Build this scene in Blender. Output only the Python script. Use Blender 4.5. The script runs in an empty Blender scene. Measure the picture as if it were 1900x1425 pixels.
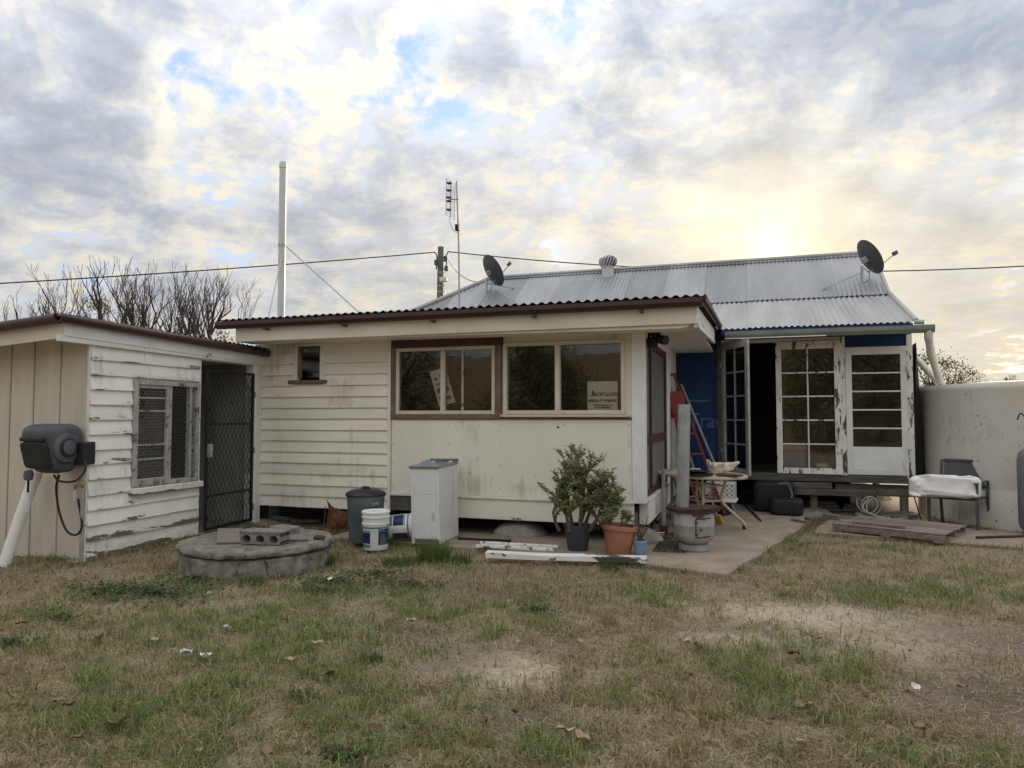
import bpy, bmesh, math, random
import numpy as np
from mathutils import Vector, Matrix, Euler, noise as mnoise
random.seed(7); RNG = np.random.default_rng(7)
R = math.radians
scene = bpy.context.scene
COL = scene.collection

# ------------------------------------------------------------------ camera
YAW, PITCH, FPX, EYE = R(18.6), R(2.6), 1317.0, 1.5
cd = bpy.data.cameras.new('camera'); cam = bpy.data.objects.new('camera', cd); COL.objects.link(cam)
cam.location = (0, 0, EYE); cam.rotation_euler = (R(90) + PITCH, 0, YAW)
cd.sensor_width = 36; cd.lens = 36 * FPX / 1900; cd.clip_end = 3000; cd.clip_start = 0.05
scene.camera = cam
CAMM = Euler((R(90) + PITCH, 0, YAW)).to_matrix()

def ray(px, py): return CAMM @ Vector(((px - 950) / FPX, (712.5 - py) / FPX, -1))
def onY(px, py, Y):
    d = ray(px, py); return Vector((0, 0, EYE)) + d * (Y / d.y)
def onX(px, py, X):
    d = ray(px, py); return Vector((0, 0, EYE)) + d * (X / d.x)
def onZ(px, py, Z=0.0):
    d = ray(px, py); return Vector((0, 0, EYE)) + d * ((Z - EYE) / d.z)
def atD(px, py, D):
    d = ray(px, py); return Vector((0, 0, EYE)) + d * D

# ------------------------------------------------------------------ sky, sun, exposure
SUN = ray(1432, 462).normalized()
SUN_EL = math.asin(SUN.z); SUN_AZ = math.atan2(SUN.x, SUN.y)
SKY_STRENGTH = 0.1
scene.view_settings.view_transform = 'Standard'; scene.view_settings.look = 'None'
scene.view_settings.exposure = 2.14; scene.view_settings.gamma = 1.0
scene.view_settings.use_curve_mapping = False

class NT:
    def __init__(s, tree): s.t = tree; s.n = tree.nodes; s.l = tree.links
    def node(s, typ, **kw):
        n = s.n.new(typ)
        for k, v in kw.items(): setattr(n, k, v)
        return n
    def set(s, sock, v):
        if isinstance(v, bpy.types.NodeSocket): s.l.new(v, sock)
        elif v is not None:
            if hasattr(v, '__len__') and sock.type == 'RGBA' and len(v) == 3: v = (*v, 1)
            sock.default_value = v
    def math(s, op, a, b=None, c=None, clamp=False):
        n = s.node('ShaderNodeMath', operation=op, use_clamp=clamp)
        for i, v in enumerate((a, b, c)):
            if v is not None: s.set(n.inputs[i], v)
        return n.outputs[0]
    def vmath(s, op, a, b=None, scale=None):
        n = s.node('ShaderNodeVectorMath', operation=op)
        s.set(n.inputs[0], a)
        if b is not None: s.set(n.inputs[1], b)
        if scale is not None: s.set(n.inputs['Scale'], scale)
        return n.outputs['Value' if op in ('DOT_PRODUCT', 'LENGTH', 'DISTANCE') else 'Vector']
    def mix(s, f, a, b, blend='MIX'):
        n = s.node('ShaderNodeMix', data_type='RGBA', blend_type=blend)
        s.set(n.inputs[0], f); s.set(n.inputs[6], a); s.set(n.inputs[7], b)
        return n.outputs[2]
    def noise(s, vec, scale, detail=6, rough=.55, dist=0.0, dim='3D'):
        n = s.node('ShaderNodeTexNoise', noise_dimensions=dim)
        s.set(n.inputs['Vector'], vec); n.inputs['Scale'].default_value = scale
        n.inputs['Detail'].default_value = detail; n.inputs['Roughness'].default_value = rough
        n.inputs['Distortion'].default_value = dist
        return n.outputs['Fac']
    def rng(s, v, a, b, c=0.0, d=1.0, smooth=True):
        n = s.node('ShaderNodeMapRange', interpolation_type='SMOOTHSTEP' if smooth else 'LINEAR')
        s.set(n.inputs[0], v)
        for i, q in enumerate((a, b, c, d)): s.set(n.inputs[i + 1], q)
        return n.outputs[0]

world = bpy.data.worlds.new('World'); scene.world = world; world.use_nodes = True
w = NT(world.node_tree); w.n.clear()
sky = w.node('ShaderNodeTexSky', sky_type='NISHITA'); sky.sun_disc = False
sky.sun_elevation = SUN_EL; sky.sun_rotation = SUN_AZ; sky.air_density = 1.2; sky.dust_density = 1.2
gen = w.node('ShaderNodeTexCoord').outputs['Generated']
dirn = w.vmath('NORMALIZE', gen)
sep = w.node('ShaderNodeSeparateXYZ'); w.l.new(dirn, sep.inputs[0])
zz = w.math('ADD', w.math('MAXIMUM', sep.outputs[2], 0.0), 0.13)
comb = w.node('ShaderNodeCombineXYZ')
w.l.new(w.math('DIVIDE', sep.outputs[0], zz), comb.inputs[0]); w.l.new(w.math('DIVIDE', sep.outputs[1], zz), comb.inputs[1])
comb.inputs[2].default_value = 0.35
P0 = w.vmath('ADD', comb.outputs[0], (3.1, 1.7, 0))
sunflat = Vector((SUN.x, SUN.y, 0)).normalized()
def cloud_density(vec, dvec):
    big = w.noise(vec, 1.0, 3, .5, .3); fine = w.noise(vec, 4.2, 9, .58, .2); puff = w.noise(dvec, 12.0, 10, .6, .3)
    return w.math('ADD', w.math('ADD', w.math('MULTIPLY', big, .30), w.math('MULTIPLY', fine, .36)), w.math('MULTIPLY', puff, .34))
d0 = cloud_density(P0, dirn)
d1 = cloud_density(w.vmath('ADD', P0, tuple(sunflat * 0.045)), w.vmath('ADD', dirn, tuple((SUN - Vector((0, 1, 0)) * 0) * 0.014)))
def bump_at(px, py, k, amp):         # a thinner or thicker place in the cloud deck
    dd = w.vmath('DOT_PRODUCT', dirn, tuple(ray(px, py).normalized()))
    return w.math('MULTIPLY', w.math('EXPONENT', w.math('MULTIPLY', w.math('SUBTRACT', dd, 1.0), k)), amp)
dens = d0
for px, py, k, a in ((500, 85, 300, -.11), (770, 115, 600, -.085), (345, 165, 700, -.10), (1040, 60, 500, -.10), (900, 230, 900, -.05), (560, 280, 700, -.06), (360, 320, 700, -.06), (1550, 150, 26, .075), (100, 150, 60, .035), (650, 400, 80, .03), (1280, 385, 2500, -.03), (720, 400, 200, .03)):
    dens = w.math('ADD', dens, bump_at(px, py, k, a))
sundot = w.math('MAXIMUM', w.vmath('DOT_PRODUCT', dirn, tuple(SUN)), 0.0)
glow_w = w.math('MULTIPLY', w.math('POWER', sundot, 8.0), w.rng(sep.outputs[2], .40, .10)); glow_n = w.math('POWER', sundot, 120.0); glow_c = w.math('POWER', sundot, 1800.0)
cover = w.rng(dens, .38, .475)
thick = w.rng(dens, .42, .66)
lit = w.rng(w.math('SUBTRACT', d0, d1), -.022, .04)
bright = w.mix(glow_w, (1.4, 1.31, 1.12, 1), (1.8, 1.5, .98, 1))
shade = w.mix(thick, (1.16, 1.2, 1.27, 1), (.54, .61, .73, 1))
shade = w.mix(w.math('MULTIPLY', glow_w, .7), shade, (1.7, 1.55, 1.22, 1))
ccol = w.mix(w.math('MULTIPLY', lit, w.rng(thick, 0.0, 1.0, 1.0, .2)), shade, bright)
ccol = w.mix(w.math('MULTIPLY', glow_n, .35), ccol, (2.9, 2.42, 1.45, 1))
ccol = w.mix(w.math('MULTIPLY', glow_c, .5, clamp=True), ccol, (3.6, 3.1, 2.0, 1))
hor = w.rng(sep.outputs[2], 0.0, .15, .65, 0.0)
ccol = w.mix(w.math('MULTIPLY', hor, .6), ccol, w.mix(glow_w, (1.65, 1.7, 1.8, 1), (2.4, 2.0, 1.35, 1)))
# clouds brightened towards the unseen zenith, added to light ground and walls (CIE overcast shape)
zenith_lift = w.math('MULTIPLY_ADD', w.math('MAXIMUM', sep.outputs[2], 0.0), 2.0, 1.0)
ccol = w.vmath('SCALE', ccol, None, zenith_lift)
blue = w.mix(.85, sky.outputs[0], (.7, 1.2, 2.2, 1))
cover2 = w.math('MAXIMUM', w.math('MAXIMUM', cover, hor), w.rng(sundot, .93, .975))
bg = w.node('ShaderNodeBackground'); bg.inputs[1].default_value = SKY_STRENGTH
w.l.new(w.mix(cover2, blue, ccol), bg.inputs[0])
wo = w.node('ShaderNodeOutputWorld'); w.l.new(bg.outputs[0], wo.inputs[0])

sl = bpy.data.lights.new('sun', 'SUN'); sl.energy = 1.4; sl.angle = R(18); sl.color = (1.0, .86, .66)
so = bpy.data.objects.new('sun', sl); COL.objects.link(so); so.location = (20, 60, 30)
so.rotation_euler = SUN.to_track_quat('Z', 'Y').to_euler()

# ------------------------------------------------------------------ materials
MATS = {}
def mat(name, c1, c2=None, scale=4.0, rough=.7, bump=.15, metal=0.0, wear=None, streak=(1, 1, 1), rnd=.07, spots=None, spec=.3, attr=None, trans=0.0, edge=0.0, drip=None):
    """c1-c2 mottled by noise in world space; wear=(colour, amount 0..1, scale) flakes; spots=(colour, amount, scale)"""
    if name in MATS: return MATS[name]
    m = bpy.data.materials.new(name); m.use_nodes = True; t = NT(m.node_tree); t.n.clear()
    if c2 is None: c2 = tuple(x * .8 for x in c1)
    pos = t.node('ShaderNodeNewGeometry').outputs['Position']
    mp = t.node('ShaderNodeMapping'); t.l.new(pos, mp.inputs[0]); mp.inputs['Scale'].default_value = streak
    v = mp.outputs[0]
    n1 = t.noise(v, scale, 7, .62)
    if attr:
        a = t.node('ShaderNodeAttribute', attribute_name=attr); col = a.outputs['Color']
        col = t.mix(t.rng(n1, .3, .7, 0, .35), col, t.mix(1.0, col, (.55, .5, .45, 1), 'MULTIPLY'))
    else: col = t.mix(t.rng(n1, .3, .7), c1, c2)
    h = n1; ro = rough
    if wear:
        wn = t.noise(v, wear[2], 9, .68, .3); th = .70 - .35 * wear[1]
        thv = th
        if edge:
            gz = t.node('ShaderNodeSeparateXYZ'); t.l.new(t.node('ShaderNodeTexCoord').outputs['Generated'], gz.inputs[0])
            thv = t.math('SUBTRACT', th, t.rng(gz.outputs[2], .45, 0.0, 0.0, edge))
        wm = t.rng(t.math('SUBTRACT', wn, thv), 0.0, .018)
        wc = t.mix(t.noise(v, wear[2] * 5, 4), wear[0], tuple(x * .45 for x in wear[0]))
        col = t.mix(wm, col, wc); h = t.math('SUBTRACT', t.math('MULTIPLY', n1, .4), wm)
        ro = t.math('ADD', t.math('MULTIPLY', wm, .9 - rough), rough)
    if drip:
        dm = t.node('ShaderNodeMapping'); t.l.new(pos, dm.inputs[0]); dm.inputs['Scale'].default_value = (9, 9, .55)
        dn = t.math('MULTIPLY', t.noise(dm.outputs[0], 1.6, 6, .6), t.rng(t.noise(pos, 1.1, 4), .35, .7))
        col = t.mix(t.rng(dn, .30, .55, 0, drip[1]), col, drip[0])
    if spots:
        sn = t.noise(pos, spots[2], 5, .7); th = .74 - .3 * spots[1]
        col = t.mix(t.rng(sn, th, th + .08, 0, .85), col, spots[0])
    oi = t.node('ShaderNodeObjectInfo')
    if rnd:
        hsv = t.node('ShaderNodeHueSaturation')
        t.l.new(t.math('ADD', t.math('MULTIPLY', oi.outputs['Random'], 2 * rnd), 1 - rnd), hsv.inputs['Value']); t.l.new(col, hsv.inputs['Color']); col = hsv.outputs[0]
    b = t.node('ShaderNodeBsdfPrincipled'); t.set(b.inputs['Base Color'], col); t.set(b.inputs['Roughness'], ro)
    b.inputs['Metallic'].default_value = metal; b.inputs['Specular IOR Level'].default_value = spec
    if bump:
        bp = t.node('ShaderNodeBump'); bp.inputs['Strength'].default_value = bump; bp.inputs['Distance'].default_value = .01
        t.l.new(h, bp.inputs['Height']); t.l.new(bp.outputs[0], b.inputs['Normal'])
    out = t.node('ShaderNodeOutputMaterial')
    if trans:
        tr = t.node('ShaderNodeBsdfTranslucent'); t.set(tr.inputs[0], col); mx = t.node('ShaderNodeMixShader'); mx.inputs[0].default_value = trans
        t.l.new(b.outputs[0], mx.inputs[1]); t.l.new(tr.outputs[0], mx.inputs[2]); t.l.new(mx.outputs[0], out.inputs[0])
    else: t.l.new(b.outputs[0], out.inputs[0])
    MATS[name] = m; return m

def glass_mat(name, refl, tint, dirt):
    m = bpy.data.materials.new(name); m.use_nodes = True; t = NT(m.node_tree); t.n.clear()
    pos = t.node('ShaderNodeNewGeometry').outputs['Position']
    tr = t.node('ShaderNodeBsdfTransparent'); tr.inputs[0].default_value = (*tint, 1)
    gl = t.node('ShaderNodeBsdfGlossy'); gl.inputs['Roughness'].default_value = .015; gl.inputs[0].default_value = (.95, .95, .93, 1)
    bp = t.node('ShaderNodeBump'); bp.inputs['Strength'].default_value = .025; bp.inputs['Distance'].default_value = .02
    t.l.new(t.noise(pos, 3.0, 2), bp.inputs['Height']); t.l.new(bp.outputs[0], gl.inputs['Normal'])
    fr = t.node('ShaderNodeFresnel'); fr.inputs[0].default_value = 1.5
    f = t.math('ADD', t.math('MULTIPLY', fr.outputs[0], 1.0), refl, clamp=True)
    mx = t.node('ShaderNodeMixShader'); t.l.new(f, mx.inputs[0]); t.l.new(tr.outputs[0], mx.inputs[1]); t.l.new(gl.outputs[0], mx.inputs[2])
    df = t.node('ShaderNodeBsdfDiffuse'); df.inputs[0].default_value = (.3, .27, .22, 1)
    m2 = t.node('ShaderNodeMixShader'); t.l.new(t.rng(t.noise(pos, 5, 8, .7), .45, .8, dirt * .3, dirt), m2.inputs[0])
    t.l.new(mx.outputs[0], m2.inputs[1]); t.l.new(df.outputs[0], m2.inputs[2])
    out = t.node('ShaderNodeOutputMaterial'); t.l.new(m2.outputs[0], out.inputs[0]); MATS[name] = m; return m

WOOD = (.20, .165, .13)
m_shed = mat('shed_paint', (.83, .81, .75), (.76, .73, .66), 5, .6, .25, wear=(WOOD, .05, 5), edge=.13, drip=((.42, .37, .3), .5), streak=(1, .45, 2.2), spots=((.45, .42, .36), .3, 14))
m_shedrot = mat('shed_paint_rotten', (.78, .76, .70), (.62, .59, .52), 5, .65, .5, wear=(WOOD, .14, 3.6), edge=.2, drip=((.3, .25, .2), .6), streak=(1, .5, 2.5), spots=((.25, .2, .15), .4, 9))
m_ribbed = mat('ribbed_cladding_paint', (.60, .55, .46), (.50, .45, .37), 2.5, .65, .12, wear=((.2, .16, .12), .05, 5), streak=(2, 2, .4), spots=((.35, .3, .24), .3, 6))
m_board = mat('weatherboard_paint', (.83, .785, .68), (.76, .715, .615), 3, .6, .15, wear=(WOOD, .0, 6), edge=.05, drip=((.45, .4, .32), .5), streak=(.4, 1, 2), spots=((.42, .38, .31), .22, 9))
m_panel = mat('wall_sheet_paint', (.83, .79, .70), (.77, .73, .64), 1.3, .6, .06, wear=(WOOD, .0, 6), drip=((.46, .40, .31), .6), streak=(1, 1, .6), spots=((.50, .44, .36), .32, 3.5))
m_trim = mat('trim_paint', (.80, .775, .70), (.70, .67, .60), 4, .55, .2, wear=(WOOD, .16, 5), spots=((.45, .4, .33), .25, 10))
m_white = mat('white_paint', (.80, .80, .78), (.72, .71, .68), 5, .55, .15, wear=(WOOD, .10, 5), spots=((.5, .46, .4), .2, 12))
m_peel = mat('peeling_white_paint', (.80, .79, .75), (.68, .66, .6), 6, .6, .6, wear=((.17, .11, .08), .40, 13), streak=(1, 1, .3), drip=((.4, .33, .27), .5))
m_barge = mat('barge_paint', (.80, .79, .75), (.7, .68, .63), 6, .6, .4, wear=((.10, .085, .075), .27, 6), streak=(1, .35, 1.2))
m_fascia = mat('fascia_paint', (.72, .67, .57), (.64, .59, .49), 4, .6, .15, wear=(WOOD, .08, 6), streak=(.4, .4, 1))
m_brown = mat('brown_paint', (.105, .055, .035), (.07, .037, .025), 5, .55, .2, wear=((.28, .22, .17), .1, 8))
m_brownlt = mat('faded_brown_paint', (.23, .155, .11), (.16, .10, .07), 6, .65, .2, wear=((.32, .27, .21), .2, 9))
m_gutter = mat('brown_gutter_paint', (.055, .022, .017), (.035, .016, .013), 3, .42, .1, spots=((.16, .09, .06), .2, 9), spec=.5)
m_greengut = mat('green_gutter_paint', (.21, .235, .19), (.15, .17, .14), 3, .5, .1, spots=((.3, .28, .24), .3, 8))
m_alu = mat('cream_window_frame', (.66, .60, .48), (.58, .52, .41), 5, .45, .05, spots=((.4, .35, .27), .15, 12))
m_iron = mat('galvanised_roof', (.33, .335, .34), (.24, .245, .25), 1.2, .48, .08, metal=.35, streak=(1.5, .3, .3), spots=((.48, .485, .49), .3, 4.5), wear=((.22, .13, .09), .02, 5), rnd=.2, spec=.5)
m_iron2 = mat('weathered_verandah_roof', (.42, .42, .41), (.32, .32, .31), 1.6, .5, .1, metal=.3, streak=(2, .35, .35), spots=((.35, .34, .32), .2, 6), rnd=.08, spec=.5)
m_irondark = mat('old_dark_roof', (.16, .15, .145), (.10, .095, .09), 3, .6, .2, metal=.2, spots=((.2, .11, .07), .3, 7))
m_galv = mat('galvanised_steel', (.42, .43, .43), (.30, .31, .315), 9, .45, .08, metal=.5, spots=((.25, .24, .22), .2, 14), spec=.5)
m_greymetal = mat('dark_grey_metal', (.10, .105, .11), (.07, .073, .078), 6, .5, .08, metal=.2)
m_timber = mat('weathered_timber', (.25, .215, .18), (.145, .12, .10), 8, .85, .5, streak=(.6, 3, 3), rnd=.2)
m_greytim = mat('grey_timber', (.15, .14, .125), (.075, .07, .062), 8, .85, .5, streak=(.5, 3, 3), rnd=.15)
m_conc = mat('aged_concrete', (.30, .275, .235), (.19, .17, .14), 6, .92, .7, spots=((.10, .09, .075), .45, 7))
m_concring = mat('mossy_concrete', (.27, .245, .205), (.12, .11, .09), 9, .95, 1.0, spots=((.06, .06, .045), .55, 6))
m_slab = mat('slab_concrete', (.33, .275, .215), (.24, .195, .15), 3, .92, .35, spots=((.15, .12, .09), .35, 6))
m_block = mat('block_concrete', (.24, .23, .21), (.15, .14, .125), 16, .95, .8)
m_blue = mat('blue_wall_wrap', (.010, .045, .15), (.007, .03, .105), 2.5, .55, .25, streak=(1, 1, .5), rnd=0)
m_bluetext = mat('faded_wrap_print', (.10, .20, .36), (.06, .13, .27), 25, .6, 0, rnd=0)
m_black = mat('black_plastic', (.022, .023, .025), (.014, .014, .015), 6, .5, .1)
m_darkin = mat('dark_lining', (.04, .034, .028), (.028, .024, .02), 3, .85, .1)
m_greyin = mat('shed_lining', (.5, .49, .45), (.36, .35, .32), 3, .8, .1, spots=((.1, .09, .08), .4, 5))
m_pvc = mat('white_pvc', (.72, .70, .65), (.63, .61, .55), 3, .4, .03, spots=((.45, .42, .36), .25, 7), spec=.5)
m_pvcgrey = mat('grey_white_pvc', (.60, .595, .575), (.52, .515, .50), 3, .45, .03, spec=.5)
m_reel = mat('faded_grey_plastic', (.105, .108, .118), (.065, .067, .075), 5, .5, .1, streak=(1, 1, .5))
m_reeldk = mat('dark_grey_plastic', (.03, .031, .034), (.02, .02, .022), 5, .5, .05)
m_rust = mat('rusty_iron', (.18, .075, .035), (.09, .038, .022), 14, .9, .6, spots=((.26, .12, .05), .4, 18))
m_rustlid = mat('dark_rust_plate', (.085, .035, .028), (.05, .024, .02), 12, .8, .3)
m_bin = mat('faded_green_plastic', (.125, .16, .155), (.085, .115, .115), 4, .55, .1, spots=((.2, .21, .2), .25, 5))
m_binlid = mat('bin_lid_plastic', (.03, .036, .042), (.02, .024, .028), 5, .5, .08)
m_pail = mat('white_pail_plastic', (.78, .78, .75), (.68, .68, .64), 5, .4, .03, spots=((.4, .36, .3), .25, 12), spec=.5)
m_navy = mat('navy_label', (.015, .03, .10), (.012, .022, .075), 6, .4, 0)
m_teal = mat('teal_band', (.11, .24, .25), (.09, .19, .2), 6, .4, 0)
m_print = mat('print_ink', (.02, .02, .03), None, 6, .5, 0)
m_cab = mat('cabinet_enamel', (.74, .75, .74), (.69, .70, .69), 1.5, .35, .02, spots=((.5, .46, .4), .26, 6), drip=((.5, .45, .38), .5), spec=.5)
m_steel = mat('stainless_steel', (.36, .355, .345), (.27, .265, .255), 8, .32, .03, metal=.85)
m_terra = mat('terracotta', (.40, .175, .11), (.31, .13, .08), 5, .75, .1, spots=((.5, .3, .22), .25, 9))
m_potblk = mat('black_pot', (.05, .057, .066), (.035, .04, .047), 5, .55, .05)
m_potblue = mat('blue_pot', (.22, .31, .47), (.17, .25, .39), 5, .5, .05)
m_soil = mat('soil', (.08, .06, .045), (.05, .037, .028), 30, .95, .6)
m_bark = mat('jade_bark', (.17, .135, .095), (.10, .08, .055), 20, .9, .5)
m_leafjade = mat('jade_leaf', (.13, .165, .055), (.07, .10, .03), 3, .45, 0, attr='Col', spec=.5)
m_deadleaf = mat('dry_leaf', (.25, .14, .08), None, 9, .8, .1, attr='Col')
m_cream = mat('cream_table_paint', (.56, .49, .37), (.46, .39, .29), 8, .5, .1, wear=((.13, .09, .06), .1, 9))
m_bone = mat('bone', (.66, .59, .49), (.45, .37, .28), 18, .75, .5, spots=((.22, .16, .11), .35, 24))
m_red = mat('red_ladder_paint', (.24, .02, .016), (.17, .015, .012), 8, .45, .06, wear=((.4, .36, .33), .05, 12), spec=.5)
m_yellow = mat('yellow_plastic', (.62, .42, .06), (.5, .33, .05), 8, .5, .03)
m_stove = mat('old_gas_bottle_paint', (.40, .39, .36), (.28, .27, .245), 7, .55, .2, metal=.15, wear=((.13, .085, .06), .16, 7), spots=((.16, .12, .09), .3, 9))
m_tank = mat('whitewashed_concrete', (.84, .81, .74), (.74, .70, .62), 1.6, .88, .35, wear=((.30, .26, .2), .10, 9), drip=((.40, .35, .27), .45), spots=((.09, .08, .065), .42, 13), streak=(1, 1, .6))
m_sack = mat('white_woven_sack', (.78, .77, .74), (.68, .67, .64), 12, .8, .2)
m_gas = mat('grey_gas_bottle', (.20, .205, .215), (.15, .155, .16), 5, .5, .06, metal=.2)
m_pole = mat('green_treated_pole', (.155, .18, .13), (.10, .12, .09), 6, .85, .3, streak=(2, 2, .3))
m_wire = mat('wire', (.03, .03, .033), None, 5, .6, 0)
m_grille = mat('black_grille', (.018, .018, .019), None, 5, .45, 0)
m_mesh = mat('galvanised_wire', (.30, .295, .285), None, 5, .5, 0, metal=.3)
m_deadbark = mat('dead_bark', (.07, .055, .045), (.04, .032, .027), 6, .9, .3, rnd=.2)
m_gumleaf = mat('gum_leaf', (.08, .09, .04), None, 3, .6, 0, attr='Col')
m_glass = glass_mat('window_glass', .015, (.93, .92, .89), .022)
m_glass2 = glass_mat('dusty_glass', .03, (.93, .91, .87), .035)
m_screen = mat('grey_fly_screen', (.20, .195, .185), (.13, .125, .12), 2.5, .6, .1, streak=(1, 1, .3))
m_paper = mat('paper', (.74, .73, .69), (.68, .66, .62), 3, .7, 0)
m_tub = mat('lilac_plastic_tub', (.27, .27, .42), (.22, .22, .35), 3, .4, 0)

# ------------------------------------------------------------------ mesh helpers
class MB:
    def __init__(s): s.v = []; s.f = []
    def add(s, vs, fs):
        o = len(s.v); s.v.extend(Vector(p) for p in vs); s.f.extend(tuple(i + o for i in f) for f in fs); return s
    def box(s, x0, x1, y0, y1, z0, z1, ch=0.0, M=None):
        c = Vector(((x0 + x1) / 2, (y0 + y1) / 2, (z0 + z1) / 2)); h = ((x1 - x0) / 2, (y1 - y0) / 2, (z1 - z0) / 2)
        ch = min(ch, *(abs(q) * .45 for q in h))
        if ch <= 0:
            vs = [c + Vector((a * h[0], b * h[1], d * h[2])) for a in (-1, 1) for b in (-1, 1) for d in (-1, 1)]
            fs = [(0, 1, 3, 2), (4, 6, 7, 5), (0, 4, 5, 1), (2, 3, 7, 6), (0, 2, 6, 4), (1, 5, 7, 3)]
        else:
            vs = []; idx = {}
            for a in (-1, 1):
                for b in (-1, 1):
                    for d in (-1, 1):
                        for ax in range(3):
                            q = [a * (h[0] - ch), b * (h[1] - ch), d * (h[2] - ch)]; q[ax] = (a, b, d)[ax] * h[ax]
                            idx[(a, b, d, ax)] = len(vs); vs.append(c + Vector(q))
            fs = []
            for ax in range(3):
                o1, o2 = (ax + 1) % 3, (ax + 2) % 3
                for sg in (-1, 1):
                    L = []
                    for (p, q) in ((-1, -1), (1, -1), (1, 1), (-1, 1)):
                        k = [0, 0, 0]; k[ax] = sg; k[o1] = p; k[o2] = q; L.append(idx[(*k, ax)])
                    fs.append(tuple(L if sg > 0 else L[::-1]))
                for p in (-1, 1):
                    for q in (-1, 1):
                        k0 = [0, 0, 0]; k0[o1] = p; k0[o2] = q; k0[ax] = -1; k1 = list(k0); k1[ax] = 1
                        L = [idx[(*k0, o1)], idx[(*k1, o1)], idx[(*k1, o2)], idx[(*k0, o2)]]
                        fs.append(tuple(L if p * q < 0 else L[::-1]))
            for a in (-1, 1):
                for b in (-1, 1):
                    for d in (-1, 1):
                        L = [idx[(a, b, d, i)] for i in range(3)]; fs.append(tuple(L if a * b * d > 0 else L[::-1]))
        if M is not None: vs = [M @ p for p in vs]
        return s.add(vs, fs)
    def beam(s, a, b, wd, ht, ch=.003, up=(0, 0, 1)):
        a, b = Vector(a), Vector(b); d = b - a; L = d.length; d.normalize()
        x = Vector(up).cross(d)
        if x.length < 1e-4: x = Vector((1, 0, 0)).cross(d)
        x.normalize(); z = d.cross(x)
        M = Matrix((x, d, z)).transposed().to_4x4(); M.translation = a
        return s.box(-wd / 2, wd / 2, 0, L, -ht / 2, ht / 2, ch, M)
    def tube(s, pts, r, n=8, cap=True):
        pts = [Vector(p) for p in pts]; N = len(pts); rs = r if hasattr(r, '__len__') else [r] * N
        o = len(s.v); prev = None
        for i, p in enumerate(pts):
            t = (pts[min(i + 1, N - 1)] - pts[max(i - 1, 0)]).normalized()
            if prev is None:
                a = Vector((0, 0, 1)) if abs(t.z) < .9 else Vector((1, 0, 0)); u = t.cross(a).normalized()
            else: u = (prev - t * prev.dot(t)).normalized()
            prev = u; v = t.cross(u)
            for k in range(n):
                an = 2 * math.pi * k / n; s.v.append(p + (u * math.cos(an) + v * math.sin(an)) * rs[i])
        for i in range(N - 1):
            for k in range(n):
                k2 = (k + 1) % n; s.f.append((o + i * n + k, o + i * n + k2, o + (i + 1) * n + k2, o + (i + 1) * n + k))
        if cap: s.f.append(tuple(o + k for k in range(n))[::-1]); s.f.append(tuple(o + (N - 1) * n + k for k in range(n)))
        return s
    def lathe(s, prof, n=32, M=None, squash=1.0):
        o = len(s.v)
        for (r, z) in prof:
            for k in range(n):
                a = 2 * math.pi * k / n; p = Vector((r * math.cos(a), r * squash * math.sin(a), z)); s.v.append(M @ p if M else p)
        for i in range(len(prof) - 1):
            for k in range(n):
                k2 = (k + 1) % n; s.f.append((o + i * n + k, o + i * n + k2, o + (i + 1) * n + k2, o + (i + 1) * n + k))
        if prof[0][0] > 1e-6: s.f.append(tuple(o + k for k in range(n))[::-1])
        if prof[-1][0] > 1e-6: s.f.append(tuple(o + (len(prof) - 1) * n + k for k in range(n)))
        return s
    def prism(s, poly, ax, a, b):
        """poly of 2-D points in the two other axes (cyclic order), extruded along axis ax from a to b"""
        n = len(poly); vs = []
        for t in (a, b):
            for (p, q) in poly:
                k = [0, 0, 0]; k[ax] = t; k[(ax + 1) % 3] = p; k[(ax + 2) % 3] = q; vs.append(k)
        fs = [tuple(range(n))[::-1], tuple(range(n, 2 * n))] + [(i, (i + 1) % n, n + (i + 1) % n, n + i) for i in range(n)]
        return s.add(vs, fs)
    def build(s, name, m, parent=None, smooth=False, world=False):
        me = bpy.data.meshes.new(name)
        off = parent.location if (parent is not None and world) else Vector((0, 0, 0))
        if parent is not None and world and parent.parent is not None: off = off + parent.parent.location
        me.from_pydata([tuple(p - off) for p in s.v], [], s.f)
        me.validate(); 
        bm = bmesh.new(); bm.from_mesh(me); bmesh.ops.recalc_face_normals(bm, faces=bm.faces); bm.to_mesh(me); bm.free()
        if smooth:
            me.polygons.foreach_set('use_smooth', [True] * len(me.polygons))
            try: me.set_sharp_from_angle(angle=R(38))
            except Exception: pass
        me.materials.append(m); o = bpy.data.objects.new(name, me); COL.objects.link(o)
        if parent is not None: o.parent = parent
        return o

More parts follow.
